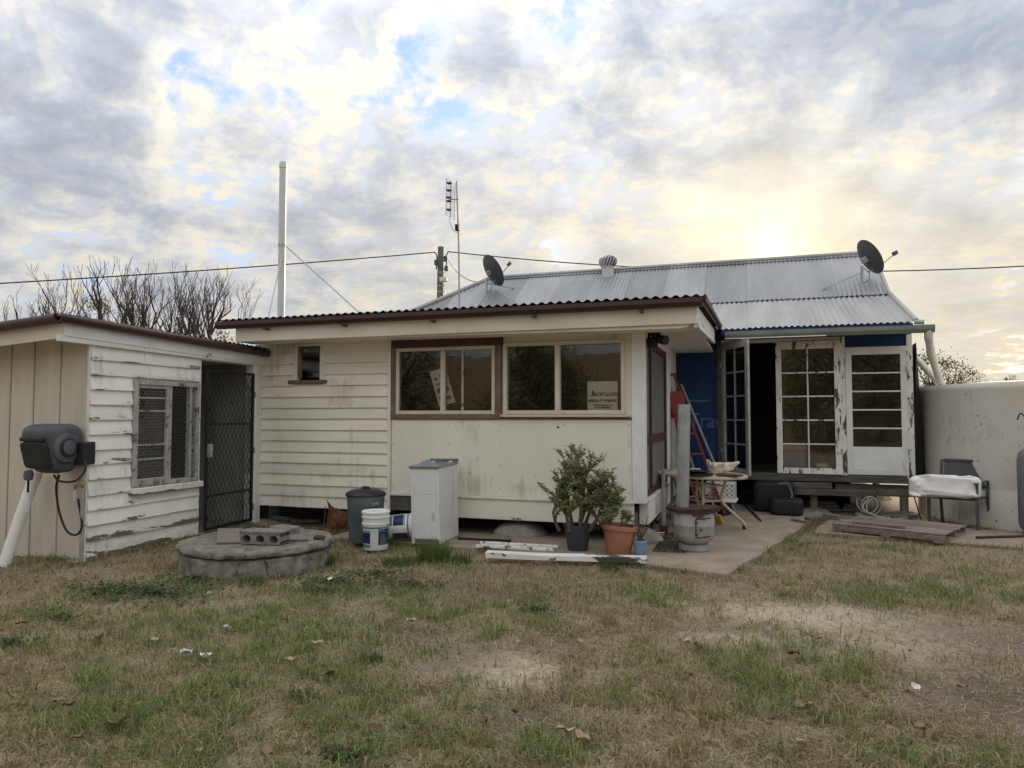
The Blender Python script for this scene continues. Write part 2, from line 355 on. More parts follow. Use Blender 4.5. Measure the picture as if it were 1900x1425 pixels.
def tag(o, label=None, cat=None, group=None, kind=None):
    if label: o['label'] = label
    if cat: o['category'] = cat
    if group: o['group'] = group
    if kind: o['kind'] = kind
    return o
def thing(name, label, cat, loc=(0, 0, 0), rz=0.0, group=None):
    o = bpy.data.objects.new(name, None); COL.objects.link(o); o.empty_display_size = .1
    o.location = loc; o.rotation_euler = (0, 0, rz); return tag(o, label, cat, group)
def share(o, name, loc, parent, rot=None):
    c = o.copy(); c.name = name; COL.objects.link(c); c.parent = parent; c.location = loc
    if rot is not None: c.rotation_euler = rot
    return c
def text_mesh(name, body, size, m, parent, M, align='LEFT', sx=1.0, bold=0.0):
    cu = bpy.data.curves.new(name, 'FONT'); cu.body = body; cu.size = size; cu.align_x = align; cu.extrude = .0004; cu.offset = bold
    t = bpy.data.objects.new(name + '_tmp', cu); COL.objects.link(t)
    dg = bpy.context.evaluated_depsgraph_get(); me = bpy.data.meshes.new_from_object(t.evaluated_get(dg))
    bpy.data.objects.remove(t); me.transform(Matrix.Diagonal((sx, 1, 1, 1))); me.transform(M)
    me.materials.clear(); me.materials.append(m); o = bpy.data.objects.new(name, me); COL.objects.link(o); o.parent = parent; return o
UPY = Matrix(((1, 0, 0, 0), (0, 0, -1, 0), (0, 1, 0, 0), (0, 0, 0, 1)))     # text plane facing -Y

# numpy value noise
_T = RNG.random((256, 256))
def vnoise(x, y):
    xi = np.floor(x).astype(int); yi = np.floor(y).astype(int); fx = x - xi; fy = y - yi
    fx = fx * fx * (3 - 2 * fx); fy = fy * fy * (3 - 2 * fy); a, b = xi % 256, yi % 256; a2, b2 = (xi + 1) % 256, (yi + 1) % 256
    return (_T[a, b] * (1 - fx) + _T[a2, b] * fx) * (1 - fy) + (_T[a, b2] * (1 - fx) + _T[a2, b2] * fx) * fy
def fbm(x, y, o=4):
    s = 0; a = .5; t = 0
    for i in range(o): s = s + a * vnoise(x * 2 ** i + 17 * i, y * 2 ** i + 31 * i); t += a; a *= .55
    return s / t
def sstep(x, a, b):
    t = np.clip((x - a) / (b - a), 0, 1); return t * t * (3 - 2 * t)

# ------------------------------------------------------------------ ground
def height(x, y):
    near = .018 * (fbm(x * .9 + 5, y * .9, 3) - .5) + .012 * (fbm(x * 5, y * 5, 2) - .5)
    lift = .045 * np.exp(-((x + 6.6) ** 2 / .5 + (y - 6.6) ** 2 / 2.5))
    back = sstep(-y, 12, 75) * 9.5 + sstep(-y, 75, 300) * 12
    return near + lift + back
PATCH = []        # x, y, rx, ry, kind, amount (places on the lawn)
def patch(px, py, rpx, depth, kind, amt):
    p = onZ(px, py); d = (p.to_2d()).length; PATCH.append((p.x, p.y, rpx * d / FPX, depth, kind, amt))
for a in ((480, 1180, 360, .8, 'green', .95), (680, 1130, 270, .6, 'green', .85), (250, 1330, 360, .5, 'green', .6), (700, 1360, 320, .4, 'green', .6), (800, 1050, 90, .25, 'green', .8),
          (1150, 1110, 160, .35, 'green', .35), (1180, 1290, 180, .3, 'green', .4), (1400, 1280, 180, .22, 'green', .3), (1560, 1090, 200, .5, 'green', .35), (1030, 1400, 160, .2, 'green', .4), (1750, 1080, 150, .4, 'green', .2),
          (960, 1245, 120, .27, 'dust', 1.25), (1480, 1145, 230, .42, 'dust', 1.0), (1400, 1190, 140, .22, 'dust', .8), (1620, 1190, 150, .3, 'dust', .8), (1010, 1200, 60, .2, 'dirt', .7),
          (1850, 1300, 150, .55, 'dirt', .95), (1900, 1200, 150, .5, 'dirt', .7), (760, 1180, 80, .3, 'dirt', .75), (1000, 1340, 130, .25, 'dirt', .8), (900, 1100, 150, .3, 'dirt', .75), (860, 1230, 90, .3, 'dirt', .7), (1300, 1160, 100, .2, 'dirt', .6), (620, 1040, 70, .3, 'dirt', .8),
          (130, 1070, 180, .4, 'straw', .8), (1350, 1090, 180, .35, 'straw', .5), (540, 1200, 90, .15, 'straw', .6), (100, 1280, 60, .15, 'straw', .5)): patch(*a)
def fields(x, y):
    f = {k: np.zeros_like(x) for k in ('green', 'dust', 'dirt', 'straw')}
    wx = x + .35 * (fbm(x * 1.3, y * 1.3, 3) - .5); wy = y + .35 * (fbm(x * 1.3 + 40, y * 1.3, 3) - .5)
    for (cx, cy, rx, ry, k, a) in PATCH:
        f[k] = np.maximum(f[k], a * np.exp(-(((wx - cx) / rx) ** 2 + ((wy - cy) / ry) ** 2)))
    n = fbm(x * 2.2 + 9, y * 2.2 + 3, 4)
    f['dust'] = np.clip(f['dust'], 0, 1); f['green'] = np.clip(f['green'] + .75 * sstep(n, .48, .70) - .3 * f['straw'], 0, 1)
    f['bare'] = np.clip(f['dust'] + f['dirt'] + .8 * sstep(fbm(x * 1.7 + 70, y * 1.7, 4), .58, .74) + .3 * sstep(x, -1, 1.5), 0, 1)
    return f
def axis(lo, hi, fine0, fine1, step):
    c = list(np.arange(fine0, fine1 + 1e-6, step)); s = step; q = fine1
    while q < hi: s *= 1.28; q += s; c.append(q)
    s = step; q = fine0; pre = []
    while q > lo: s *= 1.28; q -= s; pre.append(q)
    return np.array(pre[::-1] + c)
gx = axis(-900, 900, -9.5, 6.5, .08); gy = axis(-900, 1500, 1.2, 12.5, .08)
GX, GY = np.meshgrid(gx, gy, indexing='ij'); X, Y = GX.ravel(), GY.ravel(); nx, ny = len(gx), len(gy)
V = np.stack([X, Y, height(X, Y)], 1); f = fields(X, Y)
c_soil = np.array([.24, .19, .14]); c_dust = np.array([.50, .43, .34]); c_dirt = np.array([.125, .095, .075]); c_str = np.array([.33, .265, .165]); c_far = np.array([.19, .14, .075])
def lerp(a, b, t): return a * (1 - t[:, None]) + b * t[:, None]
gc = lerp(np.tile(c_soil, (len(X), 1)), c_str, .55 * (1 - f['bare'])); gc = lerp(gc, np.array([.10, .105, .045]), .35 * f['green'] * (1 - f['bare']))
gc = lerp(gc, c_dust, f['dust']); gc = lerp(gc, c_dirt, f['dirt'])
far = sstep(np.hypot(X, Y - 6), 11, 25); gc = lerp(gc, np.tile(c_far, (len(X), 1)), far)
idx = np.arange(nx * ny).reshape(nx, ny); Q = np.stack([idx[:-1, :-1], idx[1:, :-1], idx[1:, 1:], idx[:-1, 1:]], -1).reshape(-1, 4)
def np_mesh(name, V, loops, counts, m, col=None, smooth=True):
    me = bpy.data.meshes.new(name); me.vertices.add(len(V)); me.vertices.foreach_set('co', np.ascontiguousarray(V, dtype=np.float32).ravel())
    me.loops.add(len(loops)); me.loops.foreach_set('vertex_index', loops.astype(np.int32))
    me.polygons.add(len(counts)); st = np.concatenate([[0], np.cumsum(counts)[:-1]]); me.polygons.foreach_set('loop_start', st.astype(np.int32)); 
    me.update(calc_edges=True)
    if smooth: me.polygons.foreach_set('use_smooth', np.ones(len(counts), dtype=bool))
    if col is not None:
        a = me.color_attributes.new('Col', 'FLOAT_COLOR', 'POINT'); c4 = np.ones((len(V), 4), dtype=np.float32); c4[:, :3] = col; a.data.foreach_set('color', c4.ravel())
    me.materials.append(m); o = bpy.data.objects.new(name, me); COL.objects.link(o); return o
m_ground = mat('ground_earth', (.2, .16, .1), None, 22, .95, .9, attr='Col', rnd=0)
ground = np_mesh('ground', V, Q.ravel(), np.full(len(Q), 4), m_ground, gc); tag(ground, kind='structure')

def slab(name, poly, top, m):
    mb = MB(); n = len(poly); ins = []
    cx = sum(p[0] for p in poly) / n; cy = sum(p[1] for p in poly) / n
    low = [(x, y, -.12) for x, y in poly]; mid = [(x, y, top - .012) for x, y in poly]
    up = []
    for x, y in poly:
        d = Vector((cx - x, cy - y)).normalized() * .014; up.append((x + d.x, y + d.y, top))
    mb.add(low + mid + up, [(i, (i + 1) % n, n + (i + 1) % n, n + i) for i in range(n)] + [(n + i, n + (i + 1) % n, 2 * n + (i + 1) % n, 2 * n + i) for i in range(n)] + [tuple(range(2 * n, 3 * n))])
    return tag(mb.build(name, m), kind='structure')
def rough_edge(poly, step=.35, amp=.025):
    out = []
    for i, p in enumerate(poly):
        q = poly[(i + 1) % len(poly)]; L = math.dist(p, q); k = max(1, int(L / step))
        for j in range(k):
            t = j / k; out.append((p[0] + (q[0] - p[0]) * t + random.uniform(-amp, amp), p[1] + (q[1] - p[1]) * t + random.uniform(-amp, amp)))
    return out
ST = .05
slab('concrete_apron', rough_edge([(-4.85, 7.52), (-2.95, 7.42), (-1.06, 7.14), (-.22, 6.92), (.58, 10.02), (1.2, 12.4), (-1.7, 12.4), (-1.7, 8.95), (-4.85, 8.95)]), ST, m_slab)
slab('concrete_path', rough_edge([(.72, 9.78), (2.9, 9.42), (7, 9.25), (7, 10.5), (3.0, 10.75), (1.02, 11.2)]), .035, m_slab)

# ------------------------------------------------------------------ building helpers
def board_wall(name, axis, s0, s1, base, out, z0, z1, m, parent, proud=.034, jit=.003, lap=.02, n=None):
    """one lapped weatherboard running along axis ('x' or 'y'); out = +1/-1 outward direction on the other axis"""
    L = s1 - s0; n = n or max(2, int(L / .3)); mb = MB(); prof = ((0, 0), (proud, 0), (proud - .001, .012), (.006, z1 - z0 + lap), (0, z1 - z0 + lap)); k = len(prof)
    ph = random.random() * 50; vs = []
    for i in range(n + 1):
        s = s0 + L * i / n; dz = jit * (mnoise.noise((s * 1.7 + ph, ph, 0)) * 1.2); do = jit * .7 * mnoise.noise((s * 2.3, ph, 5))
        for (o, z) in prof:
            oo = base + out * (o + (do if o > 0 else 0)); zz_ = z0 + z + (dz if z < .02 else 0)
            vs.append((s, oo, zz_) if axis == 'x' else (oo, s, zz_))
    fs = [(i * k + j, i * k + (j + 1) % k, (i + 1) * k + (j + 1) % k, (i + 1) * k + j) for i in range(n) for j in range(k)]
    fs += [tuple(range(k)), tuple(n * k + j for j in range(k))[::-1]]
    mb.add(vs, fs); return mb.build(name, m, parent, world=True)
def split(s0, s1, holes, z0, z1):
    segs = [(s0, s1)]
    for (a, b, c, d) in holes:
        if z1 > c + .01 and z0 < d - .01:
            out = []
            for (p, q) in segs:
                if a > p: out.append((p, min(q, a)))
                if b < q: out.append((max(p, b), q))
            segs = out
    return [(p, q) for p, q in segs if q - p > .015]
def holed(mb, axis, s0, s1, z0, z1, o0, o1, holes):
    """solid wall with rectangular openings, as boxes"""
    zs = sorted({z0, z1, *[h[2] for h in holes], *[h[3] for h in holes]}); zs = [z for z in zs if z0 <= z <= z1]
    for a, b in zip(zs[:-1], zs[1:]):
        for p, q in split(s0, s1, holes, a, b):
            mb.box(*((p, q, o0, o1) if axis == 'x' else (o0, o1, p, q)), a, b)
    return mb
def corrugated(name, m, parent, x0, x1, low, high, pitch=.076, amp=.009, rows=3, swap=False, per=6):
    """corrugated sheet; low(x), high(x) give (y, z) of its two ends; thickness 1 mm sheet edge folded"""
    n = max(3, int(round((x1 - x0) / pitch * per))); vs = []; fs = []
    for i in range(n + 1):
        x = x0 + (x1 - x0) * i / n; a, b = low(x), high(x); c = amp * math.cos(2 * math.pi * x / pitch)
        for j in range(rows + 1):
            t = j / rows; y, z = a[0] + (b[0] - a[0]) * t, a[1] + (b[1] - a[1]) * t + c
            vs.append((y, x, z) if swap else (x, y, z))
    k = rows + 1
    for i in range(n):
        for j in range(rows): fs.append((i * k + j, (i + 1) * k + j, (i + 1) * k + j + 1, i * k + j + 1))
    mb = MB(); mb.add(vs, fs); o = mb.build(name, m, parent, smooth=True, world=True)
    return o
def gutter_run(name, m, parent, pts, wd=.10, ht=.10):
    """quad-profile gutter along pts (each the top back edge), outward = second element of each tuple"""
    prof = ((0, 0), (0, -ht), (wd * .75, -ht), (wd, -ht * .55), (wd, 0), (wd - .012, 0), (wd - .012, -ht * .5), (wd * .72, -ht + .01), (.01, -ht + .01), (.01, 0)); k = len(prof)
    mb = MB(); vs = []
    for p, o in pts:
        p, o = Vector(p), Vector(o)
        for (a, z) in prof: vs.append(p + o * a + Vector((0, 0, z)))
    n = len(pts); fs = [(i * k + j, i * k + (j + 1) % k, (i + 1) * k + (j + 1) % k, (i + 1) * k + j) for i in range(n - 1) for j in range(k)] + [(0, 1, 2, 3, 4), tuple((n - 1) * k + j for j in range(5))[::-1]]
    mb.add(vs, fs); return mb.build(name, m, parent, world=True)

# ------------------------------------------------------------------ shed
shed = thing('weatherboard_shed', 'low white weatherboard shed with brown gutter and peeling paint on the left', 'shed', (-7.6, 6.8, 0))
SX, SY0, SY1 = -6.42, 5.5, 8.12
WIN = (6.03, 7.0, .72, 1.90); DOOR = (7.05, 7.99, .07, 2.19)
mb = MB(); holed(mb, 'y', SY0 + .04, SY1, .02, 2.38, SX - .08, SX, [WIN, DOOR]); mb.build('wall', m_trim, shed, world=True)
nb = 14; e = (2.235 - .07) / nb
for i in range(nb):
    z0 = .07 + i * e
    for p, q in split(SY0 + .0, 7.03, [(WIN[0] - .005, WIN[1] + .005, WIN[2], WIN[3])], z0, z0 + e):
        joints = [p, q]
        if q - p > 1.2 and i in (3, 11, 12, 13): joints = [p, p + random.uniform(.4, .7) * (q - p), q]
        for a, b in zip(joints[:-1], joints[1:]):
            board_wall('weatherboard', 'y', a + .002, b - .002, SX, 1, z0 + random.uniform(-.004, .004), z0 + e, m_shedrot if i < 2 else m_shed, shed, proud=.034, jit=.007)
board_wall('weatherboard', 'y', SY0 + .02, 7.03, SX, 1, -.02, .07, m_shedrot, shed, proud=.018, jit=.012)
# corner stop, door jambs, lower plinth earth line
mb = MB(); mb.box(SX - .05, SX + .014, SY0 - .012, SY0 + .012, 0, 2.26, .003); mb.build('corner_stop', m_trim, shed, world=True)
mb = MB(); mb.box(SX - .09, SX + .035, 7.99, 8.07, .05, 2.25, .004); mb.build('door_jamb', m_white, shed, world=True)
mb = MB(); mb.box(SX - .09, SX + .012, 7.03, 7.052, .05, 2.25, .003); mb.build('door_jamb', m_white, shed, world=True)
mb = MB(); mb.box(SX - .09, SX + .03, 7.03, 8.08, 2.192, 2.25, .004); mb.build('door_head', m_white, shed, world=True)
mb = MB(); mb.box(SX - .3, SX + .05, 7.04, 8.03, .0, .075, .006); mb.build('door_sill', m_conc, shed, world=True)
mb = MB(); mb.box(SX - .04, SX + .03, 8.075, 8.17, .05, 2.26, .004); mb.build('corner_board', m_trim, shed, world=True)
# window in the front wall
fx = SX + .012
win = MB(); y0, y1, z0, z1 = WIN
win.box(fx - .06, fx + .03, y0, y0 + .05, z0, z1, .004); win.box(fx - .06, fx + .03, y1 - .05, y1, z0, z1, .004)
win.box(fx - .06, fx + .028, y0 + .05, y1 - .05, z1 - .05, z1, .004); win.box(fx - .06, fx + .028, y0 + .05, y1 - .05, z0, z0 + .05, .004)
win = win.build('window', m_greytim if False else mat('worn_window_paint', (.52, .50, .45), (.36, .34, .30), 7, .75, .4, wear=(WOOD, .4, 6)), shed, world=True)
m_wornwin = MATS['worn_window_paint']
mb = MB(); ym = 6.55
mb.box(fx - .045, fx + .008, y0 + .05, y0 + .085, z0 + .05, z1 - .05, .003).box(fx - .045, fx + .008, ym - .045, ym, z0 + .05, z1 - .05, .003)
zb = [z0 + .05, z0 + .09, z0 + .30, z0 + .47, z0 + .84, z0 + 1.0, z1 - .09, z1 - .05]
for q in (z0 + .07, z1 - .07): mb.box(fx - .045, fx + .008, y0 + .085, ym - .045, q - .018, q + .018, .003)
mb.build('sash', m_wornwin, win, world=True)
hs = [z0 + .09, z0 + .30, z0 + .46, z0 + .84, z0 + .985, z1 - .09]
m_pdk = glass_mat('dirty_blue_glass', .02, (.25, .28, .36), .07); m_pgr = glass_mat('frosted_grey_glass', .02, (.4, .4, .42), .22)
for i, (a, b) in enumerate(zip(hs[:-1], hs[1:])):
    mb = MB(); mb.box(fx - .025, fx - .019, y0 + .085, ym - .045, a + .009, b - .009); mb.build('pane', (m_pgr, m_pdk, m_pgr, m_pdk, m_pdk)[i], win, world=True)
    if i: MB().box(fx - .035, fx + .002, y0 + .085, ym - .045, a - .008, a + .008, .002).build('glazing_bar', m_wornwin, win, world=True)
MB().box(fx - .045, fx + .012, ym, ym + .035, z0 + .05, z1 - .05, .003).build('mullion', m_wornwin, win, world=True)
MB().box(fx - .045, fx + .012, y1 - .14, y1 - .10, z0 + .05, z1 - .05, .003).build('mullion', m_wornwin, win, world=True)
mb = MB(); mb.box(fx - .05, fx + .07, y0 - .03, y1 + .05, z0 - .075, z0 - .005, .008); mb.build('sill', m_shedrot, win, world=True)
def chicken_wire(mb, fn, W, H, c=.042, r=.0013):
    """hexagonal netting: fn(u, v) -> point"""
    h = c * .8; nu = int(W / c); nv = int(H / h)
    for j in range(nv):
        for i in range(nu):
            off = (j % 2) * c / 2; u = i * c + off + random.uniform(-.004, .004); v = j * h + random.uniform(-.003, .003)
            a = fn(u, v); b = fn(u, v + h * .45); l = fn(u - c / 2, v + h); rr = fn(u + c / 2, v + h)
            for p, q in ((a, b), (b, l), (b, rr)): mb.tube([p, q], r, 3, False)
    return mb
mb = MB(); chicken_wire(mb, lambda u, v: Vector((fx + .04 + .012 * mnoise.noise((u * 6, v * 6, 1)), y0 - .02 + u, z0 - .14 + v)), y1 - y0 + .08, z1 - z0 + .20)
tag(mb.build('wire_netting', m_mesh, win, world=True), kind='stuff')
# loose ends of netting curling over the head of the window
# security door, swung a little open
dr = MB(); yh, xh = 7.985, SX + .045
hinge = Vector((xh, yh, .1)); ang = R(2.5)
def DP(u, v, o=0.0): return hinge + Vector((math.sin(ang) * u + o * math.cos(ang), -math.cos(ang) * u, v))
DW, DH = .925, 1.98
def dbar(mb, u0, v0, u1, v1, wd=.035, t=.028): return mb.beam(DP(u0, v0), DP(u1, v1), t if v0 != v1 else t, wd, .003) if v0 == v1 else mb.beam(DP(u0, v0), DP(u1, v1), wd, t, .003, up=(1, 0, 0))
dbar(dr, .018, 0, .018, DH); dbar(dr, DW - .018, 0, DW - .018, DH); dbar(dr, .036, .018, DW - .036, .018); dbar(dr, .036, DH - .018, DW - .036, DH - .018)
sd = dr.build('security_door', m_grille, shed, world=True)
for v in (1.30, .42): dbar(MB_ := MB(), .036, v, DW - .036, v, .03, .02); MB_.build('rail', m_grille, sd, world=True)
mb = MB(); st = .078
for k in range(-18, 34):
    for sg in (1, -1):
        pts = []
        for j in range(41):
            v = .03 + (DH - .06) * j / 40; u = k * st + sg * (v * .58) + (0 if sg > 0 else 0.0) + .012 * math.sin(v * 60)
            if .036 < u < DW - .036: pts.append(DP(u, v))
            elif len(pts) > 1: mb.tube(pts, .0042, 3, False); pts = []
            else: pts = []
        if len(pts) > 1: mb.tube(pts, .0042, 3, False)
tag(mb.build('diamond_grille', m_grille, sd, world=True), kind='stuff')
mb = MB(); mb.box(xh + .07, xh + .13, 7.05, 7.09, 1.0, 1.16, .006); mb.build('latch', m_galv, sd, world=True)
for v in (.25, 1.0, 1.75): MB().tube([(xh + .01, yh + .02, v), (xh + .01, yh + .02, v + .08)], .012, 8).build('hinge', m_galv, sd, world=True)
# roof edge: fascia, trim, gutters, end wall
FZ = lambda y: 2.455 - .03 * (y - 5.17)
def sloped_board(name, pts4, t, m, parent, axis):
    """board given by 4 corner points (s, z) extruded t along axis from 'base'"""
    mb = MB(); s_poly, base = pts4
    if axis == 0: mb.prism([(s, z) for s, z in s_poly], 0, base, base + t)
    else: mb.prism([(z, s) for s, z in s_poly], 1, base, base + t)
    return mb.build(name, m, parent, world=True)
sloped_board('fascia', ([(5.16, FZ(5.16) - .165), (8.2, FZ(8.2) - .15), (8.2, FZ(8.2)), (5.16, FZ(5.16))], SX + .04), .025, m_white, shed, 0)
sloped_board('trim_board', ([(5.12, 2.235), (8.16, 2.195), (8.16, 2.262), (5.12, 2.302)], SX + .001), .055, m_white, shed, 0)
def half_round(name, m, parent, a, b, r=.055):
    a, b = Vector(a), Vector(b); d = (b - a).normalized(); side = d.cross(Vector((0, 0, 1))).normalized(); up = Vector((0, 0, 1)); mb = MB(); vs = []; n = 14
    ring = [(math.cos(t), math.sin(t)) for t in [math.pi * .78 + i * math.pi * 1.42 / n for i in range(n + 1)]]
    for p in (a, b):
        for q in (r, r - .006):
            for (c, s_) in ring: vs.append(p + side * c * q + up * s_ * q)
    k = n + 1; fs = []
    for i in range(n):
        fs.append((i, i + 1, 2 * k + i + 1, 2 * k + i)); fs.append((k + i, 3 * k + i, 3 * k + i + 1, k + i + 1))
        fs.append((i, k + i, k + i + 1, i + 1)); fs.append((2 * k + i, 2 * k + i + 1, 3 * k + i + 1, 3 * k + i))
    fs += [(0, 2 * k, 3 * k, k), (n, k + n, 3 * k + n, 2 * k + n)]
    mb.add(vs, fs); return mb.build(name, m, parent, smooth=True, world=True)
half_round('gutter', m_gutter, shed, (SX + .11, 5.04, FZ(5.1) + .005), (SX + .11, 8.25, FZ(8.25) + .005))
half_round('gutter', m_gutter, shed, (SX + .06, 5.10, FZ(5.1) + .0), (-10.6, 5.10, FZ(5.1) - .27))
EZ = lambda x: 2.43 - .064 * (-6.38 - x)
sloped_board('fascia', ([(-10.6, EZ(-10.6) - .16), (SX + .038, EZ(SX) - .16), (SX + .038, EZ(SX)), (-10.6, EZ(-10.6))], 5.155), .025, m_fascia, shed, 1)
mb = MB(); mb.prism([(EZ(-10.6) - .03, -10.6), (EZ(SX) - .03, SX + .03), (EZ(SX) - .02, SX + .03), (EZ(-10.6) - .02, -10.6)], 1, 5.182, 5.52); mb.build('soffit', m_ribbed, shed, world=True)
x = SX - .012; i = 0
while x > -10.4:
    wdt = random.choice((.165, .175, .18, .21)); pr = .012 if i % 2 == 0 else 0.0
    mb = MB(); mb.box(x - wdt + .006, x, SY0 - .004 - pr, SY0 + .022, .03 + random.uniform(-.02, .02), EZ(x - wdt) - .035, .004); mb.build('cladding_board', m_ribbed, shed, world=True); x -= wdt; i += 1
mb = MB(); mb.box(-10.4, SX - .09, SY0 + .023, SY0 + .07, 0, 2.15); mb.box(-10.45, -10.4, SY0, 8.2, 0, 2.2); mb.box(-10.4, SX - .09, 8.12, 8.17, 0, 2.28); mb.box(-10.4, SX - .09, SY0 + .075, 8.11, 2.205, 2.215); mb.build('frame_wall', m_greyin, shed, world=True)
MB().box(-10.4, SX - .08, SY0 + .07, 8.12, .02, .06).build('floor', m_conc, shed, world=True)
MB().box(-8.35, -8.31, 7.02, 8.12, .06, 2.2).build('partition', m_greyin, shed, world=True); MB().box(-7.4, -7.36, SY0 + .07, 6.98, .06, 2.2).build('partition', m_darkin, shed, world=True); MB().box(-8.35, -6.51, 6.995, 7.018, .06, 2.2).build('partition', m_darkin, shed, world=True)  # the two dark partitions are added so the window behind the netting reads dark
RZ = lambda x, y: 2.475 - .05 * (SX - x) - .018 * (y - 5.1)
yy = 5.06
while yy < 8.3:
    y2 = min(yy + .76, 8.45)
    corrugated('roof_sheet', m_irondark, shed, yy, y2, lambda q: (-10.6, RZ(-10.6, q)), lambda q: (SX + .14, RZ(SX + .14, q)), .085, .013, 2, swap=True); yy += .76

# ------------------------------------------------------------------ house
house = thing('farm_house', 'old weatherboard farmhouse with grey corrugated iron roof and enclosed back porch', 'house', (-2.5, 12, 0))
EX0, EXJ, EXC, EY = -6.42, -4.43, -1.305, 8.2        # extension: left end, joint, front corner of sheet, front plane
SXW = -1.15                                          # side wall plane of the extension
SW = (-5.86, -5.44, 1.985, 2.445)
mb = MB(); holed(mb, 'x', EX0, EXJ, .29, 2.52, EY, EY + .08, [SW]); mb.build('wall', m_board, house, world=True)
nb = 15; e = (2.50 - .285) / nb
for i in range(nb):
    z0 = .285 + i * e
    for p, q in split(EX0 + .02, EXJ - .01, [(SW[0] - .03, SW[1] + .03, SW[2] - .05, SW[3] + .03)], z0, z0 + e):
        board_wall('weatherboard', 'x', p, q, EY, -1, z0 + random.uniform(-.0025, .0025), z0 + e, m_board, house, jit=.004)
mb = MB(); mb.box(EXJ - .012, EXJ + .028, EY - .036, EY, .27, 2.52, .004); mb.build('cover_strip', m_board, house, world=True)
# small window
mb = MB(); x0, x1, z0, z1 = SW
mb.box(x0 - .03, x0 + .03, EY - .03, EY + .05, z0, z1, .004).box(x1 - .03, x1 + .03, EY - .03, EY + .05, z0, z1, .004).box(x0 - .04, x1 + .04, EY - .032, EY + .05, z1, z1 + .035, .004)
swn = mb.build('window', m_board, house, world=True); swn['label'] = 'small square toilet window with brown sill'
MB().box(x0 + .03, x1 - .03, EY + .012, EY + .016, z0 + .03, z1).build('pane', m_glass, swn, world=True)
MB().box(x0 + .03, x0 + .085, EY + .0, EY + .03, z0 + .03, z1, .003).build('sash', m_brownlt, swn, world=True)
MB().box(x0 - .09, x1 + .09, EY - .065, EY + .05, z0 - .045, z0 + .0, .006).build('sill', m_brownlt, swn, world=True)
# sheeted section
WA = (-4.335, -2.975, 1.525, 2.375); WB = (-2.86, -1.375, 1.525, 2.395)
mb = MB(); holed(mb, 'x', EXJ + .03, EXC, 1.46, 2.52, EY + .012, EY + .09, [WA, WB]); mb.build('wall', m_panel, house, world=True)
MB().box(EXJ + .03, EXC - .002, EY - .002, EY + .09, .525, 1.458, .003).build('wall_sheet', m_panel, house, world=True)
MB().box(EXJ + .03, EXC + .02, EY - .035, EY + .09, .488, .523, .006).build('skirting_trim', m_trim, house, world=True)
MB().box(EXJ + .6, EXC + .02, EY - .015, EY + .02, .245, .486, .006).build('base_board', m_board, house, world=True)
MB().box(EXJ + .03, EXJ + .597, EY - .012, EY + .02, .30, .486, .006).build('base_board', m_greytim, house, world=True)
MB().box(EXC + .002, SXW, EY - .012, EY + .14, .50, 2.50, .006).build('corner_post', m_white, house, world=True)
for zz_ in (.62, .9, 1.15, 1.4):
    for xx in (EXC - .03, -2.9, -3.6, -4.37, -2.1): MB().tube([(xx, EY - .006, zz_), (xx, EY + .0, zz_)], .006, 6).build('nail_head', m_rust, house, world=True)
MB().tube([(-2.18, EY - .008, 1.37), (-2.18, EY, 1.37)], .014, 10).build('screw_cap', m_black, house, world=True)
def sliding_window(spec, mull, m, proud, lab):
    x0, x1, z0, z1 = spec; f = .045; yo = EY - proud; mb = MB()
    mb.box(x0, x0 + f, yo, EY + .06, z0, z1, .004).box(x1 - f, x1, yo, EY + .06, z0, z1, .004).box(x0 + f, x1 - f, yo, EY + .06, z1 - f, z1, .004).box(x0 + f, x1 - f, yo, EY + .06, z0, z0 + f, .004)
    wn = mb.build('window', m, house, world=True); wn['label'] = lab
    MB().box(mull - .03, mull + .03, yo + .006, EY + .05, z0 + f, z1 - f, .004).build('mullion', m, wn, world=True)
    MB().box(x0 + f, mull - .03, EY + .005, EY + .010, z0 + f, z1 - f).build('pane', m_glass, wn, world=True)
    MB().box(mull + .03, x1 - f, EY + .022, EY + .027, z0 + f, z1 - f).build('pane', m_glass, wn, world=True)
    return wn
# brown surround of the left window
mb = MB(); mb.box(EXJ + .032, WA[0], EY - .03, EY + .02, 1.465, 2.535, .005).box(WA[1], WA[1] + .085, EY - .03, EY + .02, 1.465, 2.46, .005).box(WA[0], WA[1], EY - .03, EY + .02, 1.462, WA[2], .005)
sr = mb.build('window_surround', m_brownlt, house, world=True)
MB().box(EXJ + .045, WA[1] + .10, EY - .045, EY + .02, WA[3] + .003, 2.54, .006).build('head_board', m_brown, sr, world=True)
wa = sliding_window(WA, -3.68, m_alu, .02, 'left sliding window in a brown timber surround'); wb = sliding_window(WB, -2.18, m_alu, .045, 'right sliding window with a sign in its corner')
MB().box(-3.43, -3.403, EY + .005, EY + .03, WA[2] + .045, WA[3] - .045, .003).build('sash_stile', m_wornwin, wa, world=True)
MB().box(WB[0] - .03, WB[1] + .04, EY - .065, EY + .0, WB[2] - .035, WB[2] - .004, .004).build('sill', m_alu, wb, world=True)
MB().box(WA[1] + .09, EXC, EY - .02, EY + .03, 1.462, 1.49, .004).build('sill_board', m_brownlt, house, world=True)
